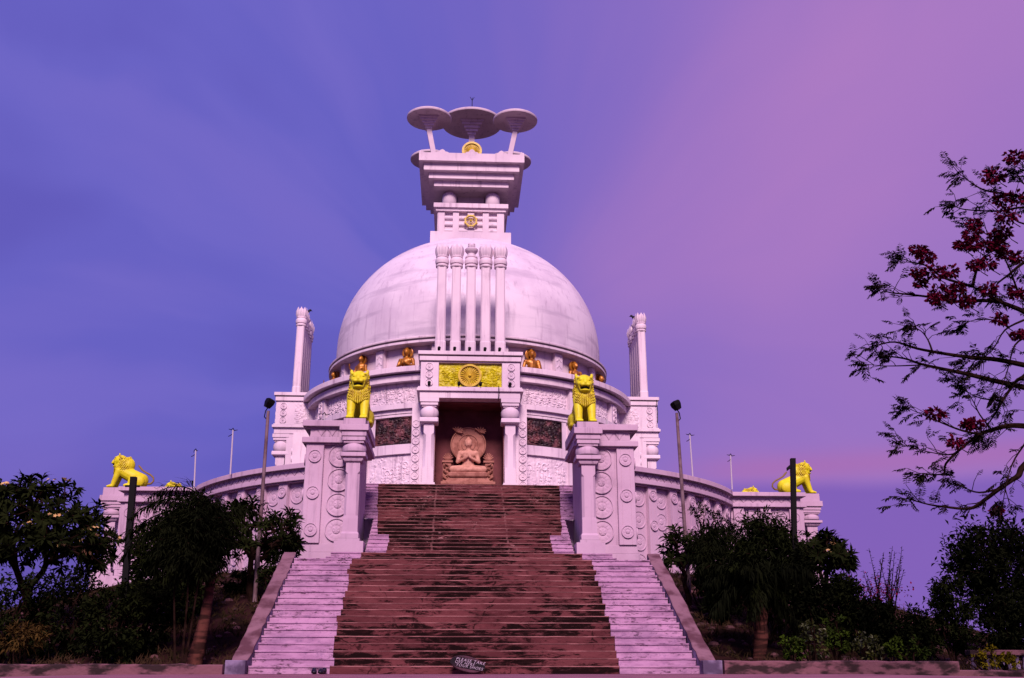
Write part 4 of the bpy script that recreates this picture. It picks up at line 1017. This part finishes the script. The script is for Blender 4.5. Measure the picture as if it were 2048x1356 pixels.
# --- left of the stairs
c = crown_px((-95, 945, 222, 1230), 25.5)
frangipani(c[0]+.6, 25.5, c, 'large frangipani with pale blossoms at the left edge', 5, n=260, L=.30, flowers=.16, tr=.14)
c = crown_px((415, 985, 602, 1172), 27.0, 1.25)
frangipani(c[0]+.15, 27.0, c, 'round dark frangipani beside the left floodlight pole', 9, n=130, L=.27, flowers=.02, tr=.13)
bush_px('leafy_tree', (262, 1030, 432, 1215), 25.0, 7500, .15, LEAF2, 'leafy tree between the dark post and the round frangipani', 'tree', 21, stems=7, W=.42)
hub = up(428, 1050, 21.0); ft = up(386, 1325, 21.0); q9 = random.Random(31)
palm(ft.x, 21.0, hub, 'dark windblown palm with a reddish trunk base on the slope left of the stairs', 3,
     [(pi*.97,.80,1.0),(pi*1.03,.55,1.0),(pi*1.0,.25,.95),(pi*.85,1.25,.95),(pi*1.1,1.05,.9)] + [(q9.uniform(2.2, 4.1), q9.uniform(-.25, 1.25), q9.uniform(.5, .85)) for _ in range(15)] + [(q9.uniform(-1.6, 1.6), q9.uniform(.2, 1.2), q9.uniform(.3, .5)) for _ in range(6)], (.165,.11,.07,.06), 2.15)
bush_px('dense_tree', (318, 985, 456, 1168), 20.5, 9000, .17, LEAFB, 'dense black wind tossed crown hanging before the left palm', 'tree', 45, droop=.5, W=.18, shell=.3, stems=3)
LB = [((-60, 1135, 95, 1345), 22.5, 'dark shrub at the lower left corner'), ((70, 1125, 200, 1340), 23.0, 'dark shrub below the frangipani blossoms'), ((165, 1165, 275, 1335), 21.8, 'dark shrub around the foot of the left dark post'),
      ((245, 1150, 345, 1330), 22.6, 'dark shrub between the left dark post and the palm'), ((330, 1170, 420, 1250), 24.5, 'low dark shrub behind the palm trunk'), ((440, 1140, 520, 1215), 28.0, 'low dark shrub under the round frangipani'), ((515, 1110, 592, 1190), 26.5, 'small leafy shrub against the left curb')]
for i, (b, Y, lb) in enumerate(LB):
    bush_px('dark_shrub', b, Y, 2600 if i < 4 else 900, .13, LEAFB if i % 2 else LEAF, lb, 'shrub', 60+i, group='dark shrubs left of the stairs', shell=.3, stems=6)
bush_px('dry_fern', (8, 1250, 90, 1300), 20.6, 700, .16, DRY, 'olive dry fern in front of the lower left shrubs', 'fern', 33, W=.2)
# --- right of the stairs
c = crown_px((1318, 1055, 1412, 1175), 26.4, .7)
frangipani(c[0]+.1, 26.4, c, 'small frangipani with broad leaves beside the right curb', 14, n=44, L=.27, tr=.07)
c = crown_px((1575, 1062, 1715, 1180), 27.5, 1.1)
frangipani(c[0], 27.5, c, 'frangipani rising behind the right shrubs below the profile lion', 17, n=95, L=.29, flowers=.06, tr=.1)
bush_px('feathery_tree', (1370, 1000, 1455, 1110), 28.5, 700, .10, LEAF, 'thin feathery tree against the right terrace wall', 'tree', 41, shell=.2, stems=9, W=.4)
bush_px('dense_tree', (1378, 1032, 1505, 1205), 25.2, 9000, .20, LEAFB, 'dense drooping dark tree right of the small frangipani', 'tree', 42, droop=.9, W=.16, shell=.35)
hub = up(1510, 1175, 22.0); ft = up(1516, 1314, 22.0)
palm(ft.x, 22.0, hub, 'palm with a spindle trunk and shaggy windblown crown right of the stairs', 6,
     [(q9.uniform(0, 6.28), q9.uniform(.0, 1.35), q9.uniform(.5, .95)) for _ in range(30)], (.125,.15,.09,.07), 1.75, True)
RB = [((1470, 1028, 1618, 1200), 24.0, 9500, 'tall dark bush filling the gap left of the right dark post', .2), ((1555, 1100, 1665, 1290), 23.2, 3800, 'dark bush under the right dark post', .14), ((1640, 1130, 1745, 1300), 23.6, 3600, 'dark bush below the right end pier', .14),
      ((1715, 1190, 1805, 1320), 22.8, 3000, 'dark bush left of the open sky gap', .13), ((1785, 1220, 1880, 1330), 22.5, 2600, 'low dark bush under the open sky gap', .12), ((1400, 1165, 1500, 1240), 25.0, 1500, 'low dark bush on the slope near the right curb', .12)]
for i, (b, Y, n, lb, L) in enumerate(RB):
    bush_px('dark_bush', b, Y, n, L, LEAFB if i % 2 else LEAF, lb, 'bush', 80+i, group='dark bushes right of the stairs', shell=.3, droop=.5 if i == 0 else 0, W=.2 if i == 0 else .42)
for i, (b, lb) in enumerate((((1395, 1290, 1450, 1326), 'tiny green sprout beside the foot of the right curb'), ((1560, 1265, 1610, 1325), 'thin green shrub right of the spindle palm trunk'), ((1595, 1232, 1655, 1320), 'yellow green shrub in the middle of the right hedge row'), ((1645, 1222, 1700, 1315), 'tallest light green shrub of the right hedge row'),
                            ((1700, 1262, 1765, 1325), 'light green shrub at the right part of the hedge row'), ((1765, 1268, 1870, 1326), 'low spreading green shrub at the right end of the hedge row'))):
    if i == 0: continue
    bush_px('hedge_shrub', b, 20.2 + .15*(i % 2), 520, .085, LEAFG if i % 2 else mat('leaf_olive_%d' % i, two((.055,.062,.008),(.02,.026,.006),2), .5), lb, 'shrub', 120+i, group='light green shrubs along the right low wall', shell=.25, W=.6)
bush_px('green_shrub', (1385, 1150, 1420, 1190), 26.0, 260, .10, LEAFG, 'small bright green shrub touching the right curb top', 'shrub', 131, W=.6)
# upright thin shrub with magenta bracts below
q = random.Random(8); a = up(1762, 1205, 25.0); t = thing('whip_shrub', (a.x, 25.0, terrain(a.x, 25.0)-.1), 'thin upright shrub with bare whips and magenta bracts against the sky', 'shrub')
st_, lf, fl = MB(), MB(), MB()
for k in range(22):
    e = up(q.uniform(1712, 1808), q.uniform(1092, 1160), 25.0 + q.uniform(-.5, .5)); b0 = Vector((a.x + q.gauss(0,.12), 25.0 + q.gauss(0,.1), terrain(a.x, 25.0)-.1)); md = b0.lerp(e, .55) + Vector((q.gauss(0,.06), 0, .05))
    st_.tube([b0, md, e], [.016,.012,.005], 5)
    for j in range(16):
        p = md.lerp(e, j/16); lf.leaf(p, Vector((q.gauss(0,1), q.gauss(0,1), .6)), Vector((0,0,1)), .09, .04, .1)
for k in range(420):
    p = up(1755 + q.gauss(0, 26), 1185 + q.gauss(0, 14), 24.8 + q.gauss(0, .25)); fl.leaf(p, Vector((q.gauss(0,1), q.gauss(0,1), q.gauss(0,1))), Vector((0,0,1)), .07, .05, .1)
st_.build('stems', BARK, t); lf.build('leaves', LEAF, t); fl.build('blossoms', PINKF, t)
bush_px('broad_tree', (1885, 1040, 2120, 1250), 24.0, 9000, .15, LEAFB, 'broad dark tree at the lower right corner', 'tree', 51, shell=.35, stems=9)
bush_px('dark_bush', (1845, 1145, 1960, 1325), 22.6, 3200, .12, LEAF, 'grey green bush in front of the broad corner tree', 'bush', 52, shell=.3, group='dark bushes right of the stairs')
bush_px('dark_bush', (1950, 1180, 2090, 1330), 23.0, 3600, .13, LEAFB, 'black bush filling the lower right corner', 'bush', 53, shell=.2, group='dark bushes right of the stairs')
for i, (b, lb) in enumerate((((1945, 1296, 1995, 1336), 'left one of two yellow shrubs before the balustrade'), ((1985, 1300, 2034, 1338), 'right one of two yellow shrubs before the balustrade'))):
    bush_px('yellow_shrub', b, 19.9, 420, .07, LEAFY, lb, 'shrub', 140+i, W=.5, group='yellow shrubs at the far right', shell=.25)
# balustrade at the far right
a = up(1935, 1300, 20.6); b = up(2090, 1303, 20.6)
t = thing('balustrade', (a.x, 20.6, 0), 'low weathered balustrade behind the yellow shrubs', 'balustrade')
m = MB(); m.box(a.x, b.x, 20.5, 20.72, a.z-.10, a.z); m.build('rail', KERB, t, bev=.01)
m = MB(); m.box(a.x, b.x, 20.5, 20.72, -.1, a.z-.36); m.build('base', KERB, t, bev=.01)
k = 0; x = a.x + .08
while x < b.x: m = MB(); m.lathe([(.045,a.z-.36),(.05,a.z-.3),(.03,a.z-.22),(.04,a.z-.13),(.045,a.z-.10)], (x, 20.6, 0), 10); m.build('baluster', CURBS, t); x += .15

# --- flame tree reaching in from the right
q = random.Random(77); YF = 16.0
tb = Vector((10.2, 16.2, -.1)); ft_ = thing('flame_tree', tb, 'flame tree branches with scarlet blossoms reaching in from the right edge', 'tree')
BR = [  # (radius at its start, points from the thick end to the tip)
 (.055, [(2190,720),(2100,650),(2048,623),(2000,603),(1967,585),(1945,573)]), (.03, [(1945,573),(1951,548),(1963,518),(1989,500)]), (.028, [(1945,573),(1886,555),(1857,533),(1823,524),(1798,514)]),
 (.035, [(2000,603),(1960,601),(1917,603),(1860,594),(1809,588),(1779,585),(1761,577)]), (.05, [(2200,760),(2110,742),(2048,730),(1993,719),(1945,715),(1893,708),(1834,697),(1790,684),(1755,690)]),
 (.018, [(1864,701),(1856,680),(1842,662),(1822,652)]), (.05, [(2200,830),(2110,795),(2048,775),(1982,760),(1930,747),(1886,738),(1842,728),(1809,717),(1770,712)]), (.014, [(1842,730),(1775,732),(1730,728)]),
 (.045, [(2200,900),(2110,860),(2048,852),(2013,852),(1984,860),(1959,869),(1921,898),(1892,927),(1887,947),(1858,949)]), (.022, [(1959,869),(1921,860),(1882,845),(1843,828),(1814,816)]), (.018, [(1935,884),(1906,908),(1863,905),(1805,889)]),
 (.05, [(2200,1000),(2100,905),(2048,932),(2037,951),(2022,961),(1998,978),(1969,1000),(1940,1017),(1892,1014),(1858,1009),(1824,1000)]), (.02, [(1998,978),(1959,985),(1930,976),(1901,961)]),
 (.035, [(2130,700),(2048,753),(2032,763),(2008,797),(1988,831),(1964,864)]), (.018, [(2008,800),(1964,797),(1930,782)]), (.035, [(2180,560),(2100,500),(2048,525),(2019,548),(1993,570),(1993,592)]),
 (.03, [(2180,480),(2100,430),(2048,415),(1997,422),(1930,419),(1908,411)]), (.025, [(2120,430),(2048,395),(1975,382),(1945,367),(1916,345)]), (.03, [(2200,520),(2130,450),(2080,400),(2050,370),(2035,350)]),
 (.022, [(2100,640),(2050,600),(2035,580),(2020,540),(2000,500),(1975,470),(1950,455)]), (.02, [(2120,800),(2048,890),(2020,940),(2005,1010)]), (.02, [(2060,450),(2030,440),(2000,405),(1988,360)]), (.018, [(1984,860),(1960,830),(1945,800),(1925,770)]),
 (.02, [(2048,640),(2010,660),(1985,700),(1960,720)]), (.016, [(2020,655),(1985,640),(1950,640),(1920,650)]), (.02, [(2060,670),(2030,690),(2015,740),(1998,790)])]
wood, leafs, flw = MB(), MB(), MB()
trunk = [tb, tb + Vector((-.1,0,1.5)), tb + Vector((-.05,0,3.0))]; wood.tube(trunk, [.28,.22,.17], 10)
def pinnate(p, d, L, up_=Vector((0,0,1))):
    d = d.normalized(); side = d.cross(up_); side = side.normalized() if side.length > .1 else Vector((1,0,0)); n = 9; P = []; pt = p.copy(); dd = d.copy()
    for i in range(n+1): P.append(pt.copy()); dd = (dd + Vector((0,0,-.06))).normalized(); pt = pt + dd*L/n
    leafs.tube([P[0], P[n//2], P[-1]], [.004,.003,.002], 3)
    for i in range(1, n+1):
        for s in (-1, 1):
            l = L*.34*sin(pi*(.15+.8*i/n)); leafs.leaf(P[i], side*s + dd*.5 + Vector((0,0,q.gauss(-.15,.3))), up_, l, l*.34, .2)
def blossom(c, r):
    for k in range(int(60 + r*420)):
        v = Vector((q.gauss(0,1), q.gauss(0,1), q.gauss(0,.75))).normalized()*r*q.uniform(.3, 1.0)*1.05
        flw.leaf(c + Vector((v.x*1.15, v.y, v.z*.75)), v + Vector((q.gauss(0,.03), q.gauss(0,.03), q.gauss(0,.03))), Vector((q.gauss(0,1), q.gauss(0,1), 1)), .075, .055, .25)
for bi, (r, pts) in enumerate(BR):
    Yb = YF + ((bi*7) % 5 - 2)*.22; P = [up(px, py, Yb + .12*sin(i*1.3 + bi)) for i, (px, py) in enumerate(pts)]
    if pts[0][0] > 2095: P = [tb + Vector((-.05, 0, min(3.0, max(1.0, P[0].z - 1.2))))] + P; rr = [r*1.6]
    else: rr = []
    # smooth the polyline a little
    Q = []
    for i in range(len(P)-1):
        p0, p1, p2, p3 = P[max(i-1,0)], P[i], P[i+1], P[min(i+2,len(P)-1)]
        for k in range(4):
            t_ = k/4; Q.append(.5*((2*p1) + (p2-p0)*t_ + (2*p0-5*p1+4*p2-p3)*t_*t_ + (3*p1-p0-3*p2+p3)*t_**3))
    Q.append(P[-1]); n = len(Q); wood.tube(Q, [max(.005, r*(1.35 if rr else 1)*(1-.88*i/n)) for i in range(n)], 6)
    # twigs and feathery leaves near the tip
    for i in range(int(n*.35), n):
        for _ in range(1 if i < n-4 else 2):
            if Q[i].x > up(2075, 600, Yb).x and q.random() < .5: continue
            d = (Q[i]-Q[max(0,i-1)]).normalized() + Vector((q.gauss(0,.6), q.gauss(0,.6), q.gauss(.15,.6)))
            if q.random() < .55:
                e = Q[i] + d.normalized()*q.uniform(.12, .38); md = Q[i].lerp(e, .5) + Vector((q.gauss(0,.03), q.gauss(0,.03), q.gauss(0,.03))); wood.tube([Q[i], md, e], [.007,.006,.004], 4)
                for _k in range(q.randint(1, 2)): pinnate(e, d + Vector((q.gauss(0,.5), q.gauss(0,.5), q.gauss(0,.4))), q.uniform(.16, .30))
            elif q.random() < .6: pinnate(Q[i], d, q.uniform(.16, .28))
    for _k in range(8): pinnate(Q[-1] + Vector((q.gauss(0,.05), q.gauss(0,.05), q.gauss(0,.05))), (Q[-1]-Q[-3]).normalized() + Vector((q.gauss(0,.55), q.gauss(0,.55), q.gauss(0,.55))), q.uniform(.18, .32))
FL = [(2030,315,18),(1988,352,20),(2035,395,20),(2000,400,16),(2015,432,19),(1949,448,12),(1944,470,14),(1921,490,10),(1945,490,11),(1970,492,12),(1995,470,14),(2010,465,14),(1998,492,12),(2008,508,14),(2040,515,14),(1835,500,12),(1853,515,13),(1866,545,18),(1897,543,16),(1835,547,9),(1842,566,10),
      (1880,583,17),(1870,598,12),(1900,597,10),(1975,528,15),(1950,530,11),(1915,575,12),(1932,603,14),(1978,580,14),(2032,585,13),(2000,640,13),(1871,828,14),(1950,847,14),(1911,884,13),(2038,670,10),(1995,1023,9),(1935,848,10)]
for x_, y_, r_ in FL:
    Y = YF + q.uniform(-.9, -.3); c = up(x_, y_, Y); blossom(c, r_*16/2035*1.0)
    e = up(x_ + 26, y_ + 22, Y); wood.tube([e, e.lerp(c, .5) + Vector((0,0,-.03)), c], [.009,.007,.005], 4)
wood.build('trunk', BARK, ft_); leafs.build('crown', leafm('leaf_dusky', (.016,.009,.011), (.010,.009,.006)), ft_); flw.build('blossoms', REDF, ft_)

# ------------------------------------------------------------------ dusk sky
w = bpy.data.worlds.new('World'); sc.world = w; w.use_nodes = True; g = G(w.node_tree)
bg = g.N['Background']
tc = g.new('ShaderNodeTexCoord').outputs['Generated']; sx = g.new('ShaderNodeSeparateXYZ'); g.L.new(tc, sx.inputs[0]); X, Y_, Z_ = sx.outputs
az = g.m('ARCTAN2', X, Y_); el = g.m('ARCSINE', Z_)
a = g.m('SUBTRACT', az, .05); e = g.m('SUBTRACT', el, .315)
ph = g.m('ARCTAN2', e, a); rr = g.m('SQRT', g.m('ADD', g.m('MULTIPLY', a, a), g.m('MULTIPLY', e, e)))
n3 = g.noise(tc, 3.0, 4, .5)
phw = g.m('ADD', ph, g.m('MULTIPLY', g.m('SUBTRACT', n3, .5), .45))
def polar(k, kr, z0):
    c_ = g.new('ShaderNodeCombineXYZ'); g.lk(g.m('MULTIPLY', g.m('COSINE', phw), k), c_.inputs[0]); g.lk(g.m('MULTIPLY', g.m('SINE', phw), k), c_.inputs[1])
    g.lk(g.m('ADD', g.m('MULTIPLY', rr, kr), z0), c_.inputs[2]); return c_.outputs[0]
n1 = g.noise(polar(1.7, 1.6, 0.0), 1.0, 3, .5); n2 = g.noise(polar(5.0, 2.2, 3.0), 1.0, 4, .5)
def gauss(v, c_, s_): d_ = g.m('DIVIDE', g.m('SUBTRACT', v, c_), s_); return g.m('EXPONENT', g.m('MULTIPLY', g.m('MULTIPLY', d_, d_), -1.0))
p = g.ss(a, -.16, .40, 0, .55)
pr_ = g.m('SUBTRACT', g.m('MULTIPLY', e, cos(.52)), g.m('MULTIPLY', a, sin(.52))); al_ = g.m('ADD', g.m('MULTIPLY', a, cos(.52)), g.m('MULTIPLY', e, sin(.52)))
pr_ = g.m('ADD', pr_, g.m('MULTIPLY', g.m('SUBTRACT', n3, .5), .06)); wd_ = g.m('ADD', g.m('MULTIPLY', g.m('MAXIMUM', al_, 0.0), .20), .045); q_ = g.m('DIVIDE', pr_, wd_)
p = g.m('ADD', p, g.m('MULTIPLY', g.m('MULTIPLY', g.m('EXPONENT', g.m('MULTIPLY', g.m('MULTIPLY', q_, q_), -1.0)), g.ss(al_, -.02, .14)), .44))
p = g.m('ADD', p, g.m('MULTIPLY', g.m('MULTIPLY', g.m('SUBTRACT', n1, .5), g.ss(rr, .02, .30, .35, 1.0)), .62)); p = g.m('ADD', p, g.m('MULTIPLY', g.m('SUBTRACT', n2, .5), .12)); p = g.m('ADD', p, g.m('MULTIPLY', g.m('SUBTRACT', n3, .5), .18))
p = g.m('ADD', p, g.m('MULTIPLY', gauss(el, .10, .10), .10))
p = g.m('ADD', p, 0.0, clamp=True)
skyc = g.mix(p, (.138,.122,.545), (.435,.205,.550))
right = g.ss(az, .10, .26)
pinkline = g.m('MULTIPLY', g.m('MULTIPLY', gauss(el, .180, .014), g.ss(az, .17, .30)), .5)
skyc = g.mix(pinkline, skyc, (.44,.15,.42))
bank = g.m('MULTIPLY', g.m('MULTIPLY', g.ss(g.m('ADD', el, g.m('MULTIPLY', n3, .03)), .188, .168), right), .75)
skyc = g.mix(bank, skyc, (.185,.100,.470))
low = g.ss(el, .22, .02); skyc = g.mix(g.m('MULTIPLY', low, g.ss(az, .02, -.25, 0, .75)), skyc, (.108,.066,.350))
lft = g.m('MULTIPLY', g.ss(g.m('ADD', g.m('MULTIPLY', n2, .45), n1), .64, .86), g.ss(az, .0, -.16)); skyc = g.mix(g.m('MULTIPLY', lft, .32), skyc, (.195,.165,.62))
dkl = g.m('MULTIPLY', g.ss(g.m('ADD', n1, g.m('MULTIPLY', n3, .5)), .76, .60), g.ss(az, .02, -.2)); skyc = g.mix(g.m('MULTIPLY', dkl, .5), skyc, (.108,.088,.45))
# pink glow added to the unseen sky behind the viewer, lights the fronts
glow = g.m('MULTIPLY', g.ss(Y_, .05, -.85), gauss(el, .35, .45)); GL = .10
add = g.new('ShaderNodeMix', data_type='RGBA', blend_type='ADD'); g.lk(glow, add.inputs[0]); g.lk(skyc, add.inputs[6]); add.inputs[7].default_value = (1.05*GL, .66*GL, .80*GL, 1)
g.L.new(add.outputs[2], bg.inputs['Color']); bg.inputs['Strength'].default_value = 1.0
sun = bpy.data.lights.new('sun', 'SUN'); sun.energy = 4.9; sun.angle = radians(17); sun.color = (1.0, .745, .775)
so = bpy.data.objects.new('sun', sun); col.objects.link(so)
az_, el_ = radians(181), radians(38)      # behind the camera, a little to the left, high enough to shade under the cornices
dv = Vector((sin(az_)*cos(el_), cos(az_)*cos(el_), sin(el_))); so.rotation_euler = dv.to_track_quat('Z', 'Y').to_euler()
vs_ = sc.view_settings; sc.display_settings.display_device = 'sRGB'; vs_.view_transform = 'Standard'; vs_.look = 'None'; vs_.exposure = 0; vs_.gamma = 1; vs_.use_curve_mapping = False
